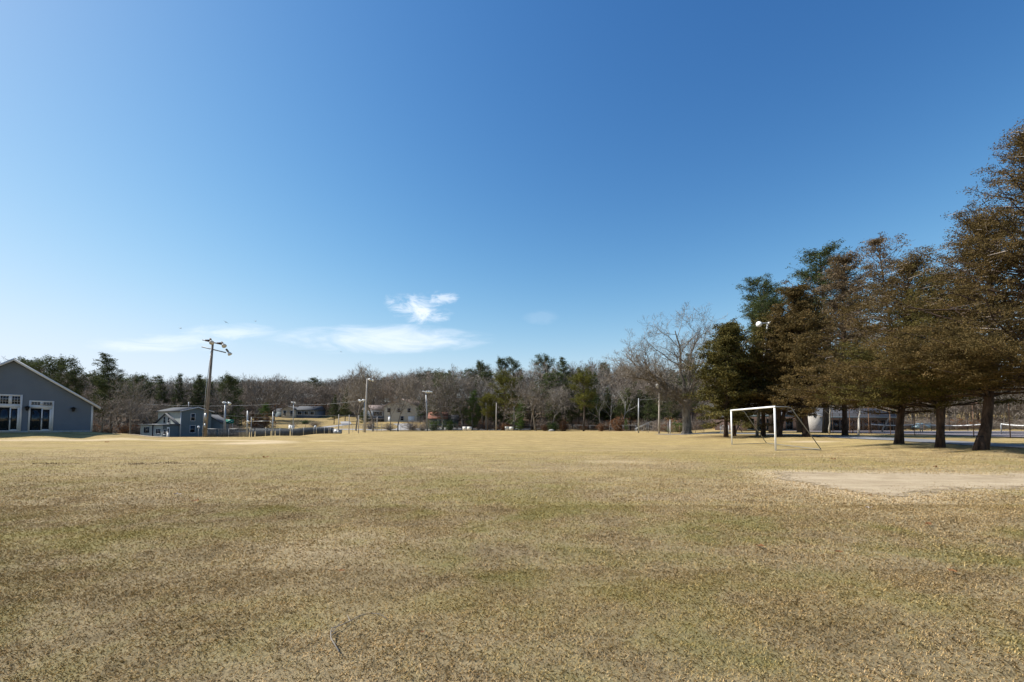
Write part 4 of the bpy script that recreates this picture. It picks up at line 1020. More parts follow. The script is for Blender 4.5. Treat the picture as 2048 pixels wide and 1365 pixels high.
def simple_house(name, label, cpx, Yc, d1, len1, d2, len2, h, rise, ridge_along, wall1, wall2, roofm, wins1, wins2, zoff=0, step=.22, over=.35, chimney=None, door=None, cat='house', zfix=None):
    """near corner at (cpx, Yc); d1 runs left along wall 1, d2 runs right along wall 2"""
    X = X_at(cpx, Yc, 1); z = (tz(X, Yc) if zfix is None else zfix) + zoff; root = thing(name, label, cat, (X, Yc, z))
    d1 = np.array(d1) / np.linalg.norm(d1); d2 = np.array(d2) / np.linalg.norm(d2)
    w1 = Wall((0, 0, 0), d1, -d2); w2 = Wall((0, 0, 0), d2, -d1)
    A = lambda a, b, zz: np.array((*(d1 * a + d2 * b), zz))
    g1 = ridge_along == 2      # gable over wall 1 when the ridge runs along d2
    b1 = MB(); b2 = MB(); core = MB()
    core.prism([A(.01, .01, -1.5), A(len1 - .01, .01, -1.5), A(len1 - .01, len2 - .01, -1.5), A(.01, len2 - .01, -1.5)], (0, 0, h + 1.5))
    if rise > 0:
        if g1: core.prism([A(.01, .01, h), A(len1 - .01, .01, h), A(len1 / 2, .01, h + rise)], A(0, len2 - .02, 0))
        else: core.prism([A(.01, .01, h), A(.01, len2 - .01, h), A(.01, len2 / 2, h + rise)], A(len1 - .02, 0, 0))
    def lr(L, gab):
        if not gab or rise <= 0: return (lambda z: 0, lambda z: L, h)
        return (lambda z: 0 if z <= h else (z - h) / rise * L / 2, lambda z: L if z <= h else L - (z - h) / rise * L / 2, h + rise)
    l, r_, zt = lr(len1, g1); clap(b1, w1, l, r_, -1.2, zt, step); l, r_, zt = lr(len2, not g1); clap(b2, w2, l, r_, -1.2, zt, step)
    core.build('wall', M[wall2], root); b1.build('siding', M[wall1], root); b2.build('siding', M[wall2], root)
    if rise > 0:
        for s in (0, 1):
            m = MB(); th = .14
            if g1:
                s1 = (-over if s == 0 else len1 + over); zz = h - over * rise / (len1 / 2)
                q = [A(len1 / 2, -over, h + rise + .03), A(s1, -over, zz + .03), A(s1, -over, zz + .03 + th), A(len1 / 2, -over, h + rise + .03 + th)]; ex = A(0, len2 + 2 * over, 0)
            else:
                s1 = (-over if s == 0 else len2 + over); zz = h - over * rise / (len2 / 2)
                q = [A(-over, len2 / 2, h + rise + .03), A(-over, s1, zz + .03), A(-over, s1, zz + .03 + th), A(-over, len2 / 2, h + rise + .03 + th)]; ex = A(len1 + 2 * over, 0, 0)
            m.prism(q, ex); ro = m.build('roof', M[roofm], root)
            k = MB(); q2 = [p + np.array((0, 0, -.03)) - ex / np.linalg.norm(ex) * .02 for p in q]; q2[2] = q2[2] + np.array((0, 0, .045)); q2[3] = q2[3] + np.array((0, 0, .045)); k.prism(q2, -ex / np.linalg.norm(ex) * .03); k.build('fascia', M['trim'], ro)
    else:
        m = MB(); m.prism([A(-over, -over, h + .01), A(len1 + over, -over, h + .01), A(len1 + over, len2 + over, h + .01), A(-over, len2 + over, h + .01)], (0, 0, .16)); m.build('roof', M[roofm], root)
    for (w, wl) in ((w1, wins1), (w2, wins2)):
        for (t0, t1, z0, z1, mu) in wl: window(root, w, t0, t1, z0, z1, mu)
    if door:
        w, t0, t1, z1, mt = (w1 if door[0] == 1 else w2), *door[1:]
        m = MB(); w.box(m, t0, t1, 0, z1, .02, .06); do = m.build('door', M[mt], root)
        m = MB(); w.box(m, t0 - .1, t0, 0, z1 + .1, .02, .055); w.box(m, t1, t1 + .1, 0, z1 + .1, .02, .055); w.box(m, t0, t1, z1, z1 + .1, .02, .055); m.build('door_frame', M['trim'], do)
        m = MB(); w.box(m, t0 + .18, t1 - .18, z1 - .95, z1 - .2, .06, .07); m.build('pane', M['glass'], do)
    for c in (w1, w2):
        m = MB(); c.box(m, -.02, .09, -.5, h, .02, .035); m.build('corner_board', M['trim'], root)
    if chimney:
        m = MB(); m.box(A(chimney[0], chimney[1], h + rise + .1), (.5, .5, 1.2)); m.build('chimney', M['white'], root)
    return root, A, w1, w2

# grey-blue two-storey house (main block plus low front wing)
def left_house():
    root, A, w1, w2 = simple_house('house', 'grey-blue two-storey house with a pale shingled low wing behind the field crest', 361, 86, (-.93, .36), 6.6, (.36, .93), 5.9, 4.95, .75, 1,
        'siding_cream', 'siding_slate', 'roof_gray', [(2.0, 2.35, 3.4, 3.75, (1, 1))],
        [(1.9, 2.6, 3.2, 4.5, (1, 2)), (4.3, 5.0, 3.2, 4.5, (1, 2)), (1.8, 2.7, .9, 2.2, (1, 2)), (4.2, 5.0, .9, 2.2, (1, 2))], zfix=-.95, step=.24)
    d1 = np.array((-.93, .36)); d1 /= np.linalg.norm(d1); d2 = np.array((.36, .93)); d2 /= np.linalg.norm(d2)
    # low wing in front of the pale wall: flat porch roof and gable over it
    f0 = -1.2
    W = Wall((*(d1 * .3 - d2 * 1.6), 0), d1, -d2)
    m = MB(); wid = 8.6
    m.prism([W.p(0, -1.2), W.p(wid, -1.2), W.p(wid, -1.2, -3.2), W.p(0, -1.2, -3.2)], (0, 0, 3.55))
    m.build('wing_wall', M['siding_slate'], root)
    s = MB(); clap(s, W, lambda z: 2.1, lambda z: 4.7, -1.2, 2.3, .22); clap(s, W, lambda z: 5.2, lambda z: wid, -1.2, 2.3, .22); s.build('siding', M['siding_cream'], root)
    s = MB(); clap(s, W, lambda z: 0, lambda z: 2.05, -1.2, 2.3, .22); s.build('siding', M['siding_slate'], root)
    W2 = Wall(W.p(0, 0), d2, -d1); s = MB(); clap(s, W2, lambda z: 0, lambda z: 1.6, -1.2, 2.3, .22); s.build('siding', M['siding_slate'], root)
    m = MB(); W.box(m, 4.74, 5.16, -1.2, 2.3, .0, .02); m.build('recess_shade', M['black'], root)  # flat black strip on the wall, painting the shade of a recess
    m = MB(); W.box(m, -.25, wid + .25, 2.36, 2.55, -3.2, .35); m.build('porch_roof', M['roof_gray'], root)
    m = MB(); W.box(m, -.27, wid + .27, 2.40, 2.53, .352, .38); m.build('fascia', M['trim'], root)
    for a, b in ((2.1, 2.2), (4.6, 4.72), (5.2, 5.3), (wid - .1, wid)):
        m = MB(); W.box(m, a, b, -.6, 2.3, .02, .045); m.build('corner_board', M['trim'], root)
    window(root, W, 6.0, 7.6, .85, 1.95, (3, 1)); window(root, W, 2.7, 4.0, .75, 1.6, (3, 1)); window(root, W, 1.15, 1.75, .6, 1.5, (1, 2))
    m = MB(); W.box(m, .12, .85, -.35, 1.95, .02, .06); do = m.build('door', M['white'], root)
    m = MB(); W.box(m, .28, .70, .95, 1.7, .06, .07); m.build('pane', M['glass'], do)
    # gable of the wing
    G = Wall(W.p(.1, 0, -1.3), d1, -d2); gw = 6.4; gh = 2.0
    m = MB(); m.prism([G.p(0, 2.5), G.p(gw, 2.5), G.p(gw / 2, 2.5 + gh)], np.array((*d2, 0)) * 2.4)
    clap(m, G, lambda z: max(0, (z - 2.5) / gh * gw / 2), lambda z: gw - max(0, (z - 2.5) / gh * gw / 2), 2.55, 2.5 + gh, .22); m.build('gable', M['siding_cream'], root)
    for s in (0, 1):
        e = -.35 if s == 0 else gw + .35; zz = 2.5 - .35 * gh / (gw / 2); m = MB()
        m.prism([G.p(gw / 2, 2.52 + gh, .3), G.p(e, zz + .02, .3), G.p(e, zz + .16, .3), G.p(gw / 2, 2.66 + gh, .3)], np.array((*d2, 0)) * 2.8); m.build('roof', M['roof_gray'], root)
    window(root, G, gw / 2 - 1.0, gw / 2 - .45, 2.75, 3.75, (1, 2)); window(root, G, gw / 2 + .25, gw / 2 + .8, 2.75, 3.95, (1, 2))
    m = MB(); q = A(2.8, 3.2, 6.0); m.cyl(q, q + np.array((0, 0, .9)), .06, .06, 8); m.build('vent_pipe', M['white'], root)
left_house()
simple_house('garage', 'small grey gabled garage at the right end of the grey-blue house', 421, 90, (-.9, .4), 1.2, (.95, .3), 3.2, 3.0, .0, 1, 'siding_slate', 'siding_slate', 'roof_gray', [], [], zfix=-.8) if False else None
def garage():
    o = (X_at(440, 93), 93, -.8); root = thing('garage', 'small grey gabled garage beside the grey-blue house', 'garage', o)
    w = Wall((0, 0, 0), (-.96, -.28), (.28, -.96)); gw = 4.4; h = 2.7; rise = 1.5
    l = lambda z: 0 if z <= h else (z - h) / rise * gw / 2
    m = MB(); m.prism([w.p(0, -1), w.p(gw, -1), w.p(gw, h), w.p(gw / 2, h + rise), w.p(0, h)], (-1.6, 5.5, 0)); clap(m, w, l, lambda z: gw - l(z), -.5, h + rise, .22); m.build('wall', M['siding_slate'], root)
    for e, s in ((-.25, 0), (gw + .25, 1)):
        m = MB(); m.prism([w.p(gw / 2, h + rise + .03, .25), w.p(e, h - .14, .25), w.p(e, h, .25), w.p(gw / 2, h + rise + .18, .25)], (-1.75, 6, 0)); m.build('roof', M['roof_gray'], root)
    m = MB(); w.box(m, gw / 2 - .2, gw / 2 + 1.0, 0, 2.1, .02, .05); m.build('door', M['siding_blue'], root)
garage()

simple_house('house', 'long low pale blue ranch house on the bank with dark shutters', 596, 164, (-1, .12), 7.0, (1, .06), 13.5, 3.0, 1.7, 1, 'siding_tan', 'siding_blue', 'roof_gray',
   [], [(2.2, 3.4, 1.0, 2.2, (2, 1)), (6.0, 7.2, 1.0, 2.2, (2, 1)), (9.0, 10.2, 1.0, 2.2, (2, 1))]) if False else None
def ranch():
    X0, Y0 = X_at(634, 165), 165; z0 = 4.15; root = thing('house', 'long low pale ranch house on the bank with grey roof and dark windows', 'house', (X0, Y0, z0))
    w = Wall((0, 0, 0), (-1, -.04), (.04, -1)); L = 15.5
    m = MB(); m.prism([w.p(0, -2), w.p(7.5, -2), w.p(7.5, 2.75), w.p(0, 2.75)], (0, 7, 0)); clap(m, w, lambda z: 0, lambda z: 7.5, -1, 2.7, .25); m.build('wall', M['siding_blue'], root)
    w2 = Wall(w.p(7.5, 0, 1.4), (-1, -.04), (.04, -1)); m = MB(); m.prism([w2.p(0, -2), w2.p(4.6, -2), w2.p(4.6, 2.8), w2.p(2.3, 3.9), w2.p(0, 2.8)], (0, 8, 0)); clap(m, w2, lambda z: 0 if z < 2.8 else (z - 2.8) / 1.1 * 2.3, lambda z: 4.6 if z < 2.8 else 4.6 - (z - 2.8) / 1.1 * 2.3, -1, 3.9, .25); m.build('gable_wall', M['siding_tan'], root)
    w3 = Wall(w.p(12.1, 0, -1), (-1, -.04), (.04, -1)); m = MB(); m.prism([w3.p(0, -2), w3.p(3.6, -2), w3.p(3.6, 2.3), w3.p(0, 2.3)], (0, 6, 0)); m.build('wing_wall', M['siding_slate'], root)
    for wall, a, b, h, r, dep in ((w, -.4, 7.9, 2.75, 1.5, 7), (w3, -.2, 4.0, 2.3, 1.1, 6)):
        m = MB(); m.prism([wall.p(a, h, .4), wall.p(a, h + r, -dep / 2), wall.p(a, h, -dep - .4), wall.p(a, h - .15, -dep - .4), wall.p(a, h - .15, .4)], np.array((*w.d[:2], 0)) * (b - a)); m.build('roof', M['roof_gray'], root)
    for s in (-.3, 4.9):
        m = MB(); m.prism([w2.p(2.3, 3.93, .3), w2.p(s, 2.66, .3), w2.p(s, 2.80, .3), w2.p(2.3, 4.07, .3)], (0, 8, 0)); m.build('roof', M['roof_gray'], root)
    for t in (1.2, 3.3, 5.6): window(root, w, t, t + 1.3, 1.0, 2.2, (2, 1), trim=.14)
    for t in (.6, 3.0): window(root, w2, t, t + .9, .6, 2.4, (1, 2), trim=.14)
ranch()
def tan_house():
    X0, Y0 = X_at(768, 146), 146; z0 = tz(X0, Y0) - .2; root = thing('house', 'tan two-storey gabled house with brown roof behind bare trees', 'house', (X0, Y0, z0))
    w = Wall((0, 0, 0), (1, .05), (.05, -1)); gw = 10.4; h = 5.2; r = 2.2
    l = lambda z: 0 if z <= h else (z - h) / r * gw / 2
    m = MB(); m.prism([w.p(0, -2), w.p(gw, -2), w.p(gw, h), w.p(gw / 2, h + r), w.p(0, h)], (3.5, 9, 0)); clap(m, w, l, lambda z: gw - l(z), -1, h + r, .3); m.build('wall', M['siding_tan'], root)
    for e in (-.4, gw + .4):
        m = MB(); m.prism([w.p(gw / 2, h + r + .03, .4), w.p(e, h - .17, .4), w.p(e, h, .4), w.p(gw / 2, h + r + .2, .4)], (3.8, 9.8, 0)); m.build('roof', M['roof_brown'], root)
    for t, z, b in ((1.0, 3.2, 1.3), (4.2, 3.2, 1.3), (7.4, 3.2, 1.3), (5.2, .6, 1.3)): window(root, w, t, t + .95, z, z + b, (1, 2))
    m = MB(); w.box(m, 1.3, 2.2, -.3, 2.0, .02, .06); m.build('door', M['white'], root); m = MB(); w.box(m, 7.6, 9.6, -.4, 1.9, .02, .06); m.build('garage_door', M['white'], root)
    # long brown-roofed wing running back to the right, and lower wing on the left
    w2 = Wall(w.p(gw, 0, -3.5), (1, .05), (.05, -1)); m = MB(); m.prism([w2.p(0, -2), w2.p(7, -2), w2.p(7, 4.6), w2.p(0, 4.6)], (0, 6, 0)); m.build('wing_wall', M['brick'], root)
    m = MB(); m.prism([w2.p(-1, 4.6, .4), w2.p(-1, 7.3, -3), w2.p(-1, 4.6, -6.4), w2.p(-1, 4.45, -6.4), w2.p(-1, 4.45, .4)], (8.6, .4, 0)); m.build('roof', M['roof_brown'], root)
    w3 = Wall(w.p(-7.0, 0, -1.5), (1, .05), (.05, -1)); m = MB(); m.prism([w3.p(0, 0), w3.p(7, 0), w3.p(7, 4.0), w3.p(0, 4.0)], (0, 6, 0)); m.build('wing_wall', M['siding_blue'], root)
    m = MB(); m.prism([w3.p(-.4, 4.0, .5), w3.p(-.4, 5.7, -3), w3.p(-.4, 4.0, -6.4), w3.p(-.4, 3.85, -6.4), w3.p(-.4, 3.85, .5)], (7.4, .36, 0)); m.build('roof', M['roof_brown'], root)
    window(root, w3, 3.2, 6.0, 2.0, 3.4, (3, 1)); m = MB(); w3.box(m, 0, 7, 1.0, 1.2, 0, 2.2); m.build('deck', M['wood_pale'], root)
tan_house()
def far_house():
    X0, Y0 = X_at(750, 190), 190; z0 = Z_at(822, 190); root = thing('house', 'small white-fronted house far up the slope behind the tan house', 'house', (X0, Y0, z0))
    w = Wall((0, 0, 0), (1, 0), (0, -1)); m = MB(); m.prism([w.p(0, -5), w.p(4.4, -5), w.p(4.4, 1.3), w.p(2.2, 2.8), w.p(0, 1.3)], (0, 6, 0)); m.build('wall', M['white'], root)
    for e in (-.4, 4.8):
        m = MB(); m.prism([w.p(2.2, 2.83, .3), w.p(e, 1.0, .3), w.p(e, 1.18, .3), w.p(2.2, 3.0, .3)], (0, 6.5, 0)); m.build('roof', M['roof_gray'], root)
    window(root, w, .8, 1.6, -.4, .7, (1, 2)); window(root, w, 2.6, 3.4, -.4, .7, (1, 2))
far_house()
def cottage():
    X0, Y0 = X_at(858, 130), 130; z0 = .8; root = thing('house', 'low grey-sided cottage with a faded red roof beside the woods', 'house', (X0, Y0, z0))
    w = Wall((0, 0, 0), (1, .1), (.1, -1)); m = MB(); m.prism([w.p(0, -1), w.p(4.6, -1), w.p(4.6, 2.5), w.p(0, 2.5)], (-.5, 6, 0)); clap(m, w, lambda z: 0, lambda z: 4.6, -1, 2.5, .24); m.build('wall', M['siding_blue'], root)
    m = MB(); m.prism([w.p(-.4, 2.5, .5), w.p(-.4, 4.4, -3), w.p(-.4, 2.5, -6.4), w.p(-.4, 2.35, -6.4), w.p(-.4, 2.35, .5)], np.array((*w.d[:2], 0)) * 5.6); m.build('roof', M['roof_red'], root)
    w2 = Wall(w.p(4.6, 0, -.8), (1, .1), (.1, -1)); m = MB(); m.prism([w2.p(0, -1), w2.p(3.6, -1), w2.p(3.6, 2.1), w2.p(0, 2.1)], (-.5, 5, 0)); m.build('wing_wall', M['siding_slate'], root)
    m = MB(); m.prism([w2.p(.62, 2.1, .4), w2.p(.62, 3.6, -2.6), w2.p(.62, 2.1, -5.4), w2.p(.62, 1.95, -5.4), w2.p(.62, 1.95, .4)], np.array((*w.d[:2], 0)) * 3.3); m.build('roof', M['roof_gray'], root)
    window(root, w, 3.2, 4.0, 1.2, 2.1, (1, 1)); m = MB(); w.box(m, 2.3, 2.8, .7, 2.1, .02, .05); m.build('shutter', M['white'], root)
cottage()
def school():
    X0, Y0 = X_at(1486, 80), 80; z0 = .15; root = thing('school_building', 'long low brick building with grey roof seen under the cedars', 'building', (X0, Y0, z0))
    w = Wall((0, 0, 0), (1, 0), (0, -1)); L = 27; h = 2.7
    m = MB(); m.prism([w.p(0, -1), w.p(L, -1), w.p(L, h), w.p(0, h)], (0, 11, 0)); m.build('wall', M['brick'], root)
    m = MB(); m.prism([w.p(10, h, .8), w.p(10, h + 1.7, -5.5), w.p(10, h, -11.6), w.p(10, h - .2, -11.6), w.p(10, h - .2, .8)], (L - 9.4, 0, 0)); m.build('roof', M['roof_gray'], root)
    m = MB(); w.box(m, -.4, 9.95, h, h + .35, -11.4, .6); m.build('flat_roof', M['roof_gray'], root)
    m = MB(); w.box(m, -.45, 9.97, h - .05, h + .3, .602, .66); w.box(m, 10, L + .6, h - .25, h + .02, .805, .86); m.build('fascia', M['siding_slate'], root)
    for t in np.arange(.8, 9.2, 1.7): window(root, w, t, t + 1.1, .5, 2.3, (1, 2), trim=.08, frame_mat='siding_slate')
    for t in np.arange(14.5, 26, 1.35): window(root, w, t, t + 1.05, .35, 2.1, (1, 2), trim=.07, frame_mat='siding_slate')
    m = MB(); m.prism([w.p(10.6, -.2, 2.5), w.p(13.0, -.2, 2.5), w.p(13.0, 2.5, 2.5), w.p(10.6, 3.2, 2.5)], (0, 2.5, 0)); m.build('entrance_wall', M['stone'], root)
    m = MB(); m.prism([w.p(10.3, 3.25, 2.9), w.p(13.4, 2.4, 2.9), w.p(13.4, 2.55, 2.9), w.p(10.3, 3.4, 2.9)], (0, 3.2, 0)); m.build('canopy', M['trim'], root)
school()

# ------------------------------------------------------------------ poles and lamps
def flood(mb_arm, mb, p, aim, s=.32, pan=True):
    """bell reflector aimed along aim, short arm"""
    aim = np.array(aim, float); aim /= np.linalg.norm(aim); p = np.array(p, float)
    mb.tube([p - aim * s * .9, p - aim * s * .55, p - aim * s * .1, p + aim * s * .7], [s * .28, s * .42, s * .78, s * 1.0], 14)
def light_pole(px, Y, ytop, label, lamps=(), r=.13, mat='galv', lean=(0, 0), arms=(), cross=None, box=None, ztop=None, group=None, zb=None, name='light_pole', cat='light pole', climb=False):
    X = X_at(px, Y); z = tz(X, Y) if zb is None else zb; H = (Z_at(ytop, Y) if ztop is None else ztop) - z
    root = thing(name, label, cat, (X, Y, z), 0, group)
    m = MB(); top = np.array((lean[0], lean[1], H)); m.tube([(0, 0, -.4), top * .5, top], [r * 1.15, r, r * .75], 12); m.build('pole', M[mat], root, smooth=True)
    for a, b, w_ in arms:
        m = MB(); m.beam(top + np.array(a), top + np.array(b), w_, w_ * 1.2); m.build('crossarm', M[mat if mat != 'wood_pale' else 'galv'], root)
    for p, aim, s in lamps:
        m = MB(); flood(None, m, top + np.array(p), aim, s); lo = m.build('floodlight', M['white'], root, smooth=True)
        m = MB(); q = top + np.array(p) - np.array(aim) / np.linalg.norm(aim) * s * .9; m.beam(q - np.array(aim) / np.linalg.norm(aim) * s * .75, q, s * .45, s * .5); m.build('lamp_housing', M['pipe_gray'], lo)
    return root, top
# tall wooden pole on the left
pr, top = light_pole(410, 57, 684, 'tall leaning wooden light pole with two crossarms of floodlights beside the house', [], r=.16, mat='wood_pole', lean=(.45, .2))
for a, b, zz in (((-1.15, -.25), (1.45, .35), -.05), ((-1.15, -.35), (1.45, .4), -.95)):
    m = MB(); m.beam(top + np.array((a[0], a[1], zz + (.28))), top + np.array((b[0], b[1], zz - .34)), .11, .13); m.build('crossarm', M['pipe_gray'], pr)
for p, aim, s in (((.05, -.35, -.05), (.6, -.5, -.75), .29), ((1.45, -.1, -.42), (.65, -.4, -.62), .29), ((1.95, .3, -1.40), (.55, .1, -.8), .27)):
    m = MB(); flood(None, m, top + np.array(p), aim, s); lo = m.build('floodlight', M['lamp_gray'], pr, smooth=True)
    au = np.array(aim) / np.linalg.norm(aim); q = top + np.array(p) - au * s * .9; m = MB(); m.beam(q - au * .42, q, .17, .2); m.build('lamp_housing', M['wood_pole'], lo)
for p in ((-.55, -.2, .16), (.72, .12, -.13)):
    m = MB(); m.box(top + np.array(p), (.5, .2, .2)); m.build('ballast_box', M['brick'], pr)
m = MB(); m.box((.12, -.22, 2.6), (.26, .1, .9)); m.box((.1, -.22, 1.5), (.2, .1, .5)); m.build('meter_box', M['galv'], pr)
m = MB(); m.tube([(-.2, -.12, 0), (.0, -.12, 6), (.42, 0, 11.2)], .035, 6); m.build('conduit', M['galv'], pr)

WH = (.1, -.4, -.5)
light_pole(449, 88, 807, 'grey steel pole with two small white lamps right of the garage', [((-.25, 0, .15), (-.3, -.4, -.4), .26), ((.75, 0, .0), (.6, -.3, -.5), .32)], r=.17, arms=[((-.35, 0, .1), (.8, 0, .1), .08)])
light_pole(494, 60.5, 822, 'plain grey steel pole with a small white lamp halfway, left of the crossbar', [((.22, -.15, -1.4), (.3, -1, -.2), .16)], r=.10)
pr3, t3 = light_pole(545, 64.5, 824, 'grey steel pole carrying the right end of the long crossbar', [], r=.09)
m = MB(); m.beam(t3 + np.array((-3.0, .3, -1.35)), t3 + np.array((0, 0, -1.3)), .06, .06); m.build('crossbar', M['galv'], pr3)
m = MB(); m.beam(t3 + np.array((-.35, 0, -1.35)), t3 + np.array((0, 0, -1.75)), .06, .06); m.build('brace', M['galv'], pr3)
light_pole(502, 70, 835, 'thin post under the left end of the long crossbar', r=.045, name='post', cat='post')
light_pole(586, 112, 806, 'thin pole with a flat T-shaped lamp above the white cabinet', [((-.35, 0, .1), (-.6, -.2, -.3), .22), ((.3, 0, .05), (.6, -.2, -.2), .2)], r=.10, arms=[((-.7, 0, .12), (.7, 0, .12), .1)])
light_pole(677, 84, 829, 'pole standing behind the grey cabinet at the field edge', r=.09, mat='wood_pale', name='post', cat='post')
light_pole(698, 86, 830, 'pale wooden post, left one of two between the cabinet and the tall floodlight pole', r=.08, mat='wood_pale', name='post', cat='post')
light_pole(717, 88, 831, 'pale wooden post, right one of two left of the tall floodlight pole', r=.08, mat='wood_pale', name='post', cat='post')
light_pole(728, 94, 802, 'pole with two bright white lamps close beside the tall floodlight pole', [((-.9, 0, .0), (-.8, -.3, -.3), .34), ((-.15, 0, .1), (-.8, -.3, -.3), .30)], r=.10, arms=[((-1.0, 0, .0), (.2, 0, .1), .08)])
light_pole(730, 92, 758, 'tallest floodlight pole in the middle distance, between the twin bare trees', [((.5, 0, -.1), (.8, -.4, -.3), .30), ((1.1, 0, -.3), (.8, -.3, -.4), .26)], r=.16, mat='wood_pale', lean=(.25, 0), arms=[((-.1, 0, -.1), (1.0, 0, -.3), .08)])
light_pole(754, 98, 834, 'short pale post right of the tall floodlight pole', r=.08, mat='wood_pale', name='post', cat='post')
light_pole(855, 110, 784, 'steel pole with a row of four white lamps left of the cottage', [((-.6, 0, .1), (-.5, -.5, -.3), .22), ((.25, 0, .0), (.3, -.8, -.3), .34), ((.75, 0, .0), (.3, -.8, -.3), .34), ((1.25, 0, -.05), (.7, -.5, -.3), .28)], r=.16, lean=(-.45, 0), arms=[((-.7, 0, .1), (1.4, 0, .0), .08)])
light_pole(945, 124, 796, 'bare wooden pole left of the olive pine, first of three', r=.16, mat='wood_pale', lean=(-.25, 0), name='utility_pole', cat='pole')
light_pole(972, 126, 803, 'bare wooden pole below the olive pine, second of three', r=.14, mat='wood_pale', name='utility_pole', cat='pole')
light_pole(992, 112, 806, 'pale wooden pole below the olive pine, third of three', r=.12, mat='wood_pale', lean=(.1, 0), name='utility_pole', cat='pole')
light_pole(1028, 118, 792, 'thin dark pole with one white lamp right of the white boards', [((1.2, 0, .0), (.4, -.6, -.6), .26)], r=.11, mat='pipe_gray', arms=[((-2, 0, .0), (1.2, 0, .05), .06)])
light_pole(1277, 80, 797, 'plain grey pole beside the metal hand rail', r=.11, name='post', cat='post', lean=(.1, 0))
light_pole(1318, 74, 773, 'steel pole with a twin floodlight left of the great oak', [((-.35, -.1, .12), (-.7, -.5, .1), .24), ((-.3, -.1, -.10), (-.7, -.5, -.2), .24)], r=.15, mat='wood_pale', lean=(.2, 0), arms=[((-.3, 0, .1), (.3, 0, .15), .16), ((.3, 0, .1), (.85, 0, .3), .05)])
pp, tt5 = light_pole(1513, 48.4, 660, 'floodlight mast rising among the dark cedars', [((-1.1, -.6, -.1), (-.8, -.5, -.25), .30), ((-.1, -.5, .05), (-.2, -1, -.2), .18), ((.9, -.3, .15), (.7, -.6, -.1), .18)], r=.14, lean=(.05, -2.6), arms=[((-1.3, -.4, -.05), (1.1, -.3, .2), .10)])

for i, (px, Y, yt) in enumerate(((1336.5, 74, 845), (1340.5, 73.5, 842))):
    X = X_at(px, Y); z = tz(X, Y); H = Z_at(yt, Y) - z; m = MB(); m.box((X, Y, z + H / 2), (.10 if i == 0 else .16, .10, H + .3))
    tag(m.build('post', M['white' if i else 'galv']), ('short grey post touching the white post left of the oak', 'taller square white post left of the oak')[i], 'post')

def cable(a, b, sag, label, r=.012):
    a = np.array(a); b = np.array(b); t = np.linspace(0, 1, 17)[:, None]; P = a + (b - a) * t; P[:, 2] -= sag * 4 * (t[:, 0] * (1 - t[:, 0]))
    m = MB(); m.tube(P, r, 4); tag(m.build('cable', M['galv']), label, 'cable')
def W3(px, py, Y): return (X_at(px, Y, Z_at(py, Y)), Y, Z_at(py, Y))
cable(W3(250, 806, 100), W3(560, 808, 100), .6, 'uppermost thin wire passing behind the grey-blue house and the crossbar', .02)
cable(W3(432, 830, 78), W3(728, 840, 92), .3, 'wire from the garage to the tall floodlight pole, upper one', .016)
cable(W3(494, 826, 60.5), W3(545, 828, 64.5), .08, 'short wire joining the two plain steel poles above the crossbar', .010)
cable(W3(545, 828, 64.5), W3(855, 826, 110), .5, 'long wire from the crossbar pole to the four-lamp pole', .016)
cable(W3(586, 808, 112), W3(730, 800, 92), .5, 'high wire from the T-shaped lamp to the tall floodlight pole', .016)
cable(W3(855, 812, 110), W3(945, 810, 124), .3, 'wire between the four-lamp pole and the first bare pole', .016)
cable(W3(800, 832, 110), W3(945, 832, 124), .2, 'lower wire crossing in front of the cottage roof', .016)
cable(W3(1277, 799, 80), W3(1318, 797, 74), .1, 'wire between the plain grey pole and the twin floodlight pole', .010)

# ------------------------------------------------------------------ fences
def chain_fence(name, label, pts, h, post_mat, wire_mat, spacing=3.0, mesh=.2, wr=.004, pr=.035, slats=False, hz=None, rail=True):
    root = thing(name, label, 'fence', (0, 0, 0)); wires = MB(); rails = MB(); sl = MB(); posts = []
    for (a, b) in zip(pts[:-1], pts[1:]):
        a = np.array(a, float); b = np.array(b, float); L = np.linalg.norm(b - a); n = max(1, round(L / spacing))
        for k in range(n):
            p = a + (b - a) * k / n; q = a + (b - a) * (k + 1) / n; zp, zq = tz(*p), tz(*q); posts.append((p, zp))
            if rail: rails.tube([(*p, zp + h), (*q, zq + h)], pr * .7, 6)
            l = np.linalg.norm(q - p); m = int(l / mesh); d = (q - p) / l
            for s in (1, -1):
                for i in range(-int(h / mesh), m + 1):
                    x0 = i * mesh; x1 = x0 + h; z0, z1 = 0., h
                    if x0 < 0: z0 = -x0; x0 = 0
                    if x1 > l: z1 = h - (x1 - l); x1 = l
                    if x1 - x0 < .02: continue
                    if s < 0: X0, X1 = l - x0, l - x1
                    else: X0, X1 = x0, x1
                    zz = lambda x: zp + (zq - zp) * x / l
                    wires.tube([(*(p + d * X0), zz(X0) + z0), (*(p + d * X1), zz(X1) + z1)], wr, 3)
            if slats:
                for i in range(int(l / .16)):
                    if random.random() < .05: continue
                    x = (i + .5) * .16; c = p + d * x; z = zp + (zq - zp) * x / l; sl.beam((*c, z), (*c, z + h - .06), .125, .012)
    posts.append((b, tz(*b)))
    if slats: wires.merged(sl, (0, 0, 0), 0, (1, 1, 1), 1)
    wires.build('mesh_panel', [M[wire_mat], M['slat']], root)
    if rail: rails.build('rail', M[post_mat], root)
    for p, z in posts:
        m = MB(); m.cyl((*p, z - .2), (*p, z + h + .05), pr, pr, 8); m.build('post', M[post_mat], root)
XY = lambda px, Y: (X_at(px, Y), Y)
chain_fence('chain_link_fence', 'long slatted grey fence just behind the crest, from the wooden pole to the cabinet', [XY(414, 60), XY(500, 61.5), XY(560, 67), XY(628, 77), XY(668, 84)], 1.25, 'galv', 'slat', 3, .25, .004, .03, slats=True)
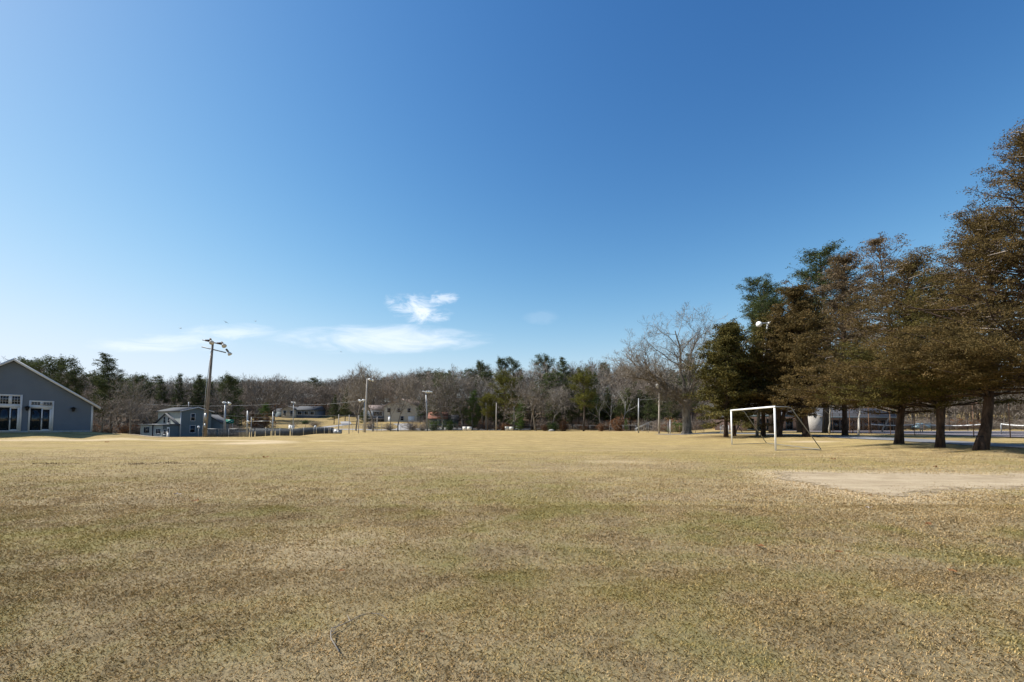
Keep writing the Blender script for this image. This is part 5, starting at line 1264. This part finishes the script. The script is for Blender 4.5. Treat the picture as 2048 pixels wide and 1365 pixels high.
chain_fence('chain_link_fence', 'dark chain-link fence beyond the slatted fence, along the far road', [XY(445, 92), XY(520, 96), XY(640, 101)], 1.9, 'black', 'black', 3, .25, .004, .03)
chain_fence('chain_link_fence', 'chain-link fence around the ball court from the cabinet to the cottage', [XY(684, 92), XY(780, 106), XY(860, 117), XY(930, 121)], 1.6, 'pipe_gray', 'pipe_gray', 3, .3, .004, .03)
chain_fence('chain_link_fence', 'low dark fence along the foot of the wood', [XY(930, 124), XY(1060, 121), XY(1180, 110), XY(1272, 94)], 1.3, 'pipe_gray', 'black', 4, .3, .005, .03)
chain_fence('chain_link_fence', 'rusty chain-link fence running up to the great oak trunk', [XY(1344, 76), XY(1375, 74), XY(1408, 72)], 1.25, 'rust', 'rust', 1.4, .14, .006, .03)
chain_fence('chain_link_fence', 'short grey fence panel left of the first cedar trunk', [XY(1441, 60), XY(1458, 58)], 1.05, 'galv', 'galv', 1.2, .12, .005, .04)
chain_fence('tennis_court_fence', 'tall brown tennis court fence at the right behind the cedars', [(41.5, 29), (41.5, 59)], 3.05, 'rust', 'rust', 3.05, .22, .004, .035)
chain_fence('tennis_court_fence', 'tall dark fence at the far end of the tennis court', [(41.5, 80), (80, 80)], 3.0, 'black', 'black', 3.2, .4, .004, .04)
# dark ball netting posts by the school
for i, px in enumerate((1650, 1689, 1706, 1742)):
    m = MB(); Y = 58; X = X_at(px, Y); z = tz(X, Y); m.cyl((X, Y, z - .2), (X, Y, Z_at(834 + i, Y)), .06, .05, 8)
    tag(m.build('post', M['black']), ('thin black post in front of the school windows, leftmost of four', 'thin black post in front of the school, second of four', 'thin black post in front of the school, third of four', 'thin black post by the left end of the tennis net, rightmost of four')[i], 'post')

# tennis nets
def net(a, b, label):
    a = np.array(a, float); b = np.array(b, float); root = thing('tennis_net', label, 'net', (0, 0, 0)); za = tz(*a) + .05
    t = np.linspace(0, 1, 25); top = za + 1.12 - .20 * (1 - (2 * t - 1) ** 2); P = a[None] + (b - a)[None] * t[:, None]
    m = MB()
    for i in range(24):
        m.beam((*P[i], top[i]), (*P[i + 1], top[i + 1]), .04, .11)
    m.build('band', M['white'], root)
    m = MB()
    L = np.linalg.norm(b - a)
    for x in np.arange(.1, L, .12):
        q = a + (b - a) * x / L; tt = x / L; m.tube([(*q, za), (*q, za + 1.1 - .20 * (1 - (2 * tt - 1) ** 2))], .004, 3)
    for z in np.arange(.1, .9, .12): m.tube([(*a, za + z), (*b, za + z)], .004, 3)
    m.build('netting', M['black'], root)
    for q in (a, b): m = MB(); m.cyl((*q, za - .1), (*q, za + 1.16), .05, .05, 8); m.build('post', M['pipe_gray'], root)
net(XY(1742, 70), XY(1841, 61), 'white-topped tennis net left of the forked cedar trunk')
net(XY(1845, 60.5), XY(1974, 53), 'white-topped tennis net between the forked and the leaning cedar trunks')
net(XY(2003, 51), XY(2110, 47), 'white-topped tennis net right of the leaning cedar trunk')

# ------------------------------------------------------------------ goal
def goal():
    FL = np.array(XY(1464, 32.2)); FR = np.array(XY(1551.5, 25.2)); BL = np.array(XY(1533, 33.4)); BR = np.array(XY(1642, 25.8))
    H = 2.42; zl = {i: tz(*p) for i, p in enumerate((FL, FR, BL, BR))}
    root = thing('soccer_goal', 'white-fronted soccer goal frame without a net on the grass', 'goal', (*FR, zl[1]))
    O = np.array((*FR, zl[1])); g = lambda p, z: np.array((*p, z)) - O
    m = MB(); m.cyl(g(FL, zl[0]), g(FL, zl[0] + H - .06), .050, .050, 16); m.build('post', M['white'], root, smooth=True)
    m = MB(); m.cyl(g(FR, zl[1]), g(FR, zl[1] + H - .06), .050, .050, 16); m.build('post', M['white'], root, smooth=True)
    d = (FL - FR) / np.linalg.norm(FL - FR) * .06; m = MB(); m.cyl(g(FL + d, zl[0] + H), g(FR - d, zl[1] + H), .054, .054, 16); m.build('crossbar', M['white'], root, smooth=True)
    for a, b, za, zb in ((FL, BL, zl[0], zl[2]), (FR, BR, zl[1], zl[3])):
        t = (b - a) * .36; c = a + t
        m = MB(); m.tube([g(a, za + H), g(a + t * .8, za + H), g(a + t * 1.03, za + H - .06), g(a + t * 1.12, za + H - .2), g(b, zb + .02)], .025, 10); m.build('back_stay', M['pipe_gray'], root, smooth=True)
        m = MB(); m.tube([g(a, za + .03), g(b, zb + .02)], .015, 8); m.build('ground_bar', M['pipe_gray'], root, smooth=True)
    m = MB(); m.tube([g(BL, zl[2] + .03), g(BR, zl[3] + .02)], .015, 8); m.build('ground_bar', M['pipe_gray'], root, smooth=True)
goal()

# ------------------------------------------------------------------ field-edge things
def boards(px0, px1, Y, label):
    X0, X1 = X_at(px0, Y), X_at(px1, Y); X = (X0 + X1) / 2; w = X1 - X0; z = tz(X, Y); root = thing('bench_shelter', label, 'board', (X, Y, z)); h = Z_at(853.5, Y) - z
    for s in (-1, 1):
        m = MB(); m.box((s * w / 4, 0, h / 2), (w / 2 - .08, .06, h - .1)); m.build('panel', M['bin'], root)
    m = MB(); m.box((0, .03, h - .03), (w + .08, .12, .06)); m.build('top_rail', M['wood_pale'], root)
    m = MB(); 
    for x in (-w / 2, 0, w / 2): m.box((x, .08, h / 2 - .05), (.08, .08, h + .1))
    m.build('frame', M['pipe_gray'], root)
boards(925, 943, 112, 'pale double board standing at the far field edge, left one')
boards(1010, 1027, 112, 'whiter double board standing at the far field edge beside the dark bench')
def bench():
    Y = 112; X0, X1 = X_at(1031, Y), X_at(1062, Y); X = (X0 + X1) / 2; w = X1 - X0; z = tz(X, Y); root = thing('bench', 'long dark bench at the field edge right of the white boards', 'bench', (X, Y, z))
    m = MB(); m.box((0, 0, .48), (w, .35, .06)); m.build('seat', M['pipe_gray'], root)
    m = MB(); m.box((0, .3, .95), (w, .05, .22)); m.build('backrest', M['black'], root)
    for x in (-w / 2 + .2, 0, w / 2 - .2): m = MB(); m.box((x, 0, .2), (.08, .3, .5)); m.beam((x, .15, .45), (x, .3, 1.05), .06, .06); m.build('leg', M['black'], root)
bench()
def handrail():
    Y = 82; g = lambda px, py: np.array((X_at(px, Y), Y, Z_at(py, Y))); O = g(1273, 866); O[2] = tz(O[0], Y); root = thing('hand_rail', 'sloping double metal hand rail beside the plain grey pole', 'rail', O)
    for dy in (0, .9):
        m = MB(); m.tube([g(1273, 866) - O + (0, dy, 0), g(1273, 858) - O + (0, dy, 0), g(1304, 843) - O + (0, dy, 0), g(1304, 867) - O + (0, dy, 0)], .035, 8); m.build('rail', M['galv'], root)
        m = MB(); p = g(1297, 846.5) - O + (0, dy, 0); m.cyl(p, (p[0], p[1], 0), .03, .03, 8); m.build('post', M['galv'], root)
handrail()
def cabinet(px, Y, w, h, label, mat='galv'):
    X = X_at(px, Y); z = tz(X, Y); root = thing('utility_cabinet', label, 'cabinet', (X, Y, z))
    m = MB(); m.box((0, 0, h / 2), (w, .7, h)); m.build('case', M[mat], root); m = MB(); m.box((0, 0, h + .04), (w + .12, .82, .08)); m.build('lid', M[mat], root)
    m = MB(); m.box((-w * .2, -.36, h / 2), (w * .3, .03, h * .8)); m.box((w * .2, -.36, h / 2), (w * .3, .03, h * .8)); m.build('door', M[mat], root)
cabinet(675, 82, 1.3, .75, 'grey steel cabinet sitting on the field crest below the pole')
cabinet(583, 111, 1.1, 1.35, 'white box cabinet at the foot of the T-shaped lamp', 'white')
def globe(px, Y, py, label, r=.18):
    X = X_at(px, Y); z = tz(X, Y); H = Z_at(py, Y) - z; root = thing('globe_lamp', label, 'lamp', (X, Y, z)); m = MB(); m.cyl((0, 0, -.3), (0, 0, H), .045, .035, 8); m.build('post', M['pipe_gray'], root)
    m = MB(); t = np.linspace(0, math.pi, 9); m.tube([(0, 0, H + r - r * math.cos(a)) for a in t], [max(.004, r * math.sin(a)) for a in t], 16); m.build('globe', M['white'], root, smooth=True)
globe(397, 76, 857, 'short post with a white globe in front of the house by the wooden pole', .20)
globe(630.5, 80, 856, 'short post with a white globe behind the slatted fence', .20)
def sign():
    Y = 96; X = X_at(459, Y); z = tz(X, Y); zc = Z_at(843.5, Y) - z; root = thing('road_sign', 'green rectangular sign on two posts right of the garage', 'sign', (X, Y, z))
    m = MB(); m.box((0, 0, zc), (1.65, .05, .85)); m.build('panel', M['sign_green'], root)
    m = MB()
    for x, zz, w_ in ((-.5, .02, .3), (.42, .02, .34), (0, -.22, .3)): m.box((x, -.028, zc + zz), (w_, .006, .06))
    m.build('lettering', M['line'], root)
    for x in (-.6, .6): m = MB(); m.cyl((x, .06, -.2), (x, .06, zc + .4), .04, .04, 8); m.build('post', M['galv'], root)
sign()
# small stones
for px, Y, s, lab in ((1103, 103, .55, 'pale grey boulder at the foot of the wood'), (644, 81, .35, 'small pale stone on the crest right of the globe post')):
    X = X_at(px, Y); m = MB(); rs = np.random.default_rng(px); t = np.linspace(0, math.pi, 7); k = 10; V = []
    for a in t:
        for j in range(k): rr = s * (.85 + .3 * rs.random()); V.append((rr * math.sin(a) * math.cos(j * 6.283 / k) * 1.3, rr * math.sin(a) * math.sin(j * 6.283 / k), rr * .6 * math.cos(a)))
    f = [(i * k + j, i * k + (j + 1) % k, (i + 1) * k + (j + 1) % k, (i + 1) * k + j) for i in range(6) for j in range(k)]
    m.add(V, f); o = m.build('boulder', M['stone'], smooth=True, loc=(X, Y, tz(X, Y) + s * .25)); tag(o, lab, 'rock')

# blue car beyond the court
def car():
    px, Y = 1846, 96; X = X_at(px, Y); z = tz(X, Y); root = thing('parked_car', 'pale blue car parked beyond the tennis nets', 'car', (X, Y, z), R(8))
    prof = [(-2.2, .35), (-2.25, .75), (-1.9, .95), (-1.3, 1.0), (-.75, 1.42), (.75, 1.45), (1.45, 1.0), (2.05, .92), (2.25, .7), (2.2, .35)]
    m = MB(); m.prism([(x, -.85, zz) for x, zz in prof], (0, 1.7, 0)); m.build('body', M['carblue'], root)
    m = MB(); m.prism([(-1.12, -.86, 1.02), (-.70, -.86, 1.36), (.70, -.86, 1.38), (1.22, -.86, 1.02)], (0, .02, 0)); m.build('side_window', M['glass'], root)
    for x in (-1.4, 1.4):
        for y in (-.8, .8):
            m = MB(); m.cyl((x, y - .1, .33), (x, y + .1, .33), .33, .33, 18); wo = m.build('wheel', M['rubber'], root); m = MB(); m.cyl((x, y - .115, .33), (x, y + .115, .33), .18, .18, 12); m.build('rim', M['galv'], wo)
    for y in (-.55, .55): m = MB(); m.box((-2.24, y, .72), (.06, .35, .14)); m.build('headlight', M['white'], root)
car()

# ------------------------------------------------------------------ person walking behind the second trunk
def person():
    px, Y = 1477.5, 62; X = X_at(px, Y); z = tz(X, Y)
    J = {'pel': (0, 0, .95), 'wa': (0, 0, 1.1), 'ch': (0, .0, 1.32), 'ne': (-.02, 0, 1.48), 'hd': (-.04, 0, 1.60), 'ht': (-.04, 0, 1.73),
         'sl': (0, -.19, 1.40), 'el': (.14, -.25, 1.14), 'wl': (.02, -.24, .92), 'sr': (0, .19, 1.40), 'er': (-.12, .25, 1.14), 'wr': (-.26, .22, .95),
         'hl': (0, -.10, .92), 'kl': (.12, -.11, .50), 'al': (.42, -.11, .16), 'tl': (.36, -.11, .03), 'hr': (0, .10, .92), 'kr': (-.20, .11, .52), 'ar': (-.26, .11, .09), 'tr': (-.44, .11, .04)}
    E = [('pel','wa'),('wa','ch'),('ch','ne'),('ne','hd'),('hd','ht'),('ch','sl'),('sl','el'),('el','wl'),('ch','sr'),('sr','er'),('er','wr'),('pel','hl'),('hl','kl'),('kl','al'),('al','tl'),('pel','hr'),('hr','kr'),('kr','ar'),('ar','tr')]
    Rd = dict(pel=.15, wa=.135, ch=.16, ne=.06, hd=.095, ht=.07, sl=.075, el=.05, wl=.035, sr=.075, er=.05, wr=.035, hl=.10, kl=.065, al=.045, tl=.04, hr=.10, kr=.065, ar=.045, tr=.04)
    for s, w_ in (('l', np.array(J['wl'])), ('r', np.array(J['wr']))):
        for i, (dx, dy, L) in enumerate(((.03, 0, .05), (.024, .012, .085), (.008, .012, .09), (-.008, .012, .085), (-.022, .012, .07))):
            a, b = 'f%s%da' % (s, i), 'f%s%db' % (s, i); J[a] = tuple(w_ + (dx, dy, -.05)); J[b] = tuple(w_ + (dx * 1.6 - .02, dy, -.05 - L)); Rd[a] = .010; Rd[b] = .008
            E += [('w' + s, a), (a, b)]
    names = list(J); me = bpy.data.meshes.new('person'); me.from_pydata([J[n] for n in names], [(names.index(a), names.index(b)) for a, b in E], []); o = bpy.data.objects.new('person', me); COL.objects.link(o)
    sk = o.modifiers.new('skin', 'SKIN'); sv_ = me.skin_vertices[0].data
    for i, n in enumerate(names): sv_[i].radius = (Rd[n], Rd[n]); sv_[i].use_root = (n == 'pel')
    ss = o.modifiers.new('sub', 'SUBSURF'); ss.levels = 1; ss.render_levels = 1
    dg = bpy.context.evaluated_depsgraph_get(); ev = bpy.data.meshes.new_from_object(o.evaluated_get(dg)); o.modifiers.clear(); o.data = ev; ev.materials.clear(); ev.materials.append(M['black']); ev.materials.append(M['skin'])
    for p in ev.polygons:
        c = p.center; p.use_smooth = True
        if (c.z > 1.5 and c.x < -.02) or (c.z < .93 and abs(c.y) > .16 and c.z > .7): p.material_index = 1
    o.location = (X, Y, z); tag(o, 'person in black clothes striding behind the second cedar trunk', 'person')
    m = MB(); t = np.linspace(0, math.pi * .55, 6); m.tube([(-.03, 0, 1.74 - .11 * (1 - math.cos(a))) for a in t], [max(.01, .115 * math.sin(a)) for a in t], 12); m.build('hair', M['black'], o)
person()

# ------------------------------------------------------------------ small things on the grass
def stick():
    Y0 = 3.2; g = lambda px, py: (X_at(px, EYE * F / (py - 850.5)), EYE * F / (py - 850.5)); root_xy = g(700, 1250); O = np.array((*root_xy, tz(*root_xy)))
    P = [(678, 1298), (662, 1277), (661, 1268), (664, 1258), (680, 1250), (700, 1237), (720, 1224), (737, 1218.5), (760, 1222), (775, 1235)]
    pts = [np.array((*g(*p), .022 + .02 * math.sin(i * .7))) - (O[0], O[1], 0) for i, p in enumerate(P)]
    m = MB(); m.tube(pts, np.linspace(.0042, .0018, len(pts)), 6)
    for a, b in (((664, 1258), (684, 1243)), ((700, 1237), (694, 1230)), ((664, 1264), (676, 1262))): m.tube([np.array((*g(*a), .014)) - (O[0], O[1], 0), np.array((*g(*b), .035)) - (O[0], O[1], 0)], [.004, .0015], 4)
    o = m.build('fallen_twig', M['twig'], loc=O); tag(o, 'curved fallen grey twig lying on the grass in the foreground', 'twig')
stick()
def dry_leaf(px, py, s, label, mat='russet', seed=0):
    Y = EYE * F / (py - 850.5); X = X_at(px, Y); rs = np.random.default_rng(seed); m = MB(); n = 12; V = [(0, 0, .3 * s)]
    for i in range(n): a = i * 6.283 / n; r = s * (1 if i % 2 else .62) * (1.25 if i in (0, 1, 11) else 1); V.append((r * math.cos(a), r * .7 * math.sin(a), s * (.15 + .6 * rs.random())))
    m.add(V, [(0, 1 + i, 1 + (i + 1) % n) for i in range(n)], rs.random(n) * .4 + .55); o = m.build('dry_leaf', M[mat], loc=(X, Y, tz(X, Y) + .02)); o.rotation_euler = (0, 0, rs.random() * 6); tag(o, label, 'leaf', 'dry leaves on the turf')
for i, (px, py, s, lab, mt) in enumerate((
  (1857, 1050, .055, 'bright orange dry leaf on the grass below the sandy patch', 'russet'), (1737, 1018, .05, 'pale curled leaf on the grass nearest the tip of the sandy patch', 'dead'),
  (1742, 994, .04, 'small orange leaf right at the edge of the sandy patch', 'russet'), (1518, 1093, .05, 'dark brown curled leaf on the grass left of the orange leaf', 'russet'),
  (1678, 1106, .04, 'reddish leaf on the grass in the right foreground', 'russet'), (356, 992, .07, 'pale leaf on the turf at the left, upper of two close ones', 'dead'), (391, 1006, .07, 'brown leaf on the turf at the left, lower of two close ones', 'russet'),
  (531, 917, .13, 'dark leaf clump on the yellow mossy turf at the left', 'russet'), (683, 1142, .03, 'tiny orange leaf near the fallen twig', 'russet'), (1904, 1143, .035, 'small dark leaf in the right foreground beside another', 'russet'),
  (215, 887, .16, 'upright brown leaf on the turf in front of the blue building', 'russet'), (1667, 921, .10, 'dark leaf lying between the goal and the sandy patch', 'russet'), (1870, 937, .09, 'dark leaf under the cedars just above the sandy patch', 'russet'),
  (845, 1262, .02, 'tiny brown leaf right of the fallen twig', 'russet'))): dry_leaf(px, py, s, lab, mt, i)
# low dark clods of dead weeds at the left
def weeds(px, py, w, label, seed):
    Y = EYE * F / (py - 850.5); X = X_at(px, Y); rs = np.random.default_rng(seed); m = MB(); C = [(rs.normal(0, w), rs.normal(0, .12), .03) for _ in range(16)]; m.leaves(C, .06, 7, .06, .2, .3, rng=rs)
    o = m.build('weed_clump', M['cedar_gray'], loc=(X, Y, tz(X, Y))); tag(o, label, 'weeds', kind='stuff')
weeds(97, 929, .55, 'brown dead weed clump on the turf in front of the blue building', 1); weeds(270, 930, .3, 'small dead weed clump on the turf, between two longer ones', 2); weeds(342, 928, .5, 'brown dead weed clump on the turf below the grey-blue house', 3)

# ------------------------------------------------------------------ birds
for i, (px, py, D, rz, lab) in enumerate(((361, 657, 130, .5, 'soaring bird low over the left clouds, nearest the light pole'), (452, 645, 130, 2.4, 'soaring bird above the tall light pole, largest of the four'), (511, 643, 150, .2, 'tiny bird right of the largest one'), (682, 704, 150, 1.2, 'tiny bird below the long cloud'))):
    z = Z_at(py, D); X = X_at(px, D, z); m = MB(); s = 1.0
    m.tube([(-.28, 0, 0), (-.15, 0, .01), (.05, 0, .01), (.22, 0, 0), (.32, 0, .0)], [.01, .05, .07, .04, .015], 8)
    for sg in (1, -1): m.prism([(.10, .04 * sg, .02), (.13, .38 * sg, .12), (.0, .78 * sg, .05), (-.02, .36 * sg, .11), (-.10, .04 * sg, .02)], (0, 0, .012))
    m.prism([(-.26, .02, 0), (-.42, .09, 0), (-.42, -.09, 0), (-.26, -.02, 0)], (0, 0, .01))
    o = m.build('bird', M['pipe_gray'], loc=(X, D, z)); o.rotation_euler = (R(25), R(10), rz); tag(o, lab, 'bird', 'birds in the sky')
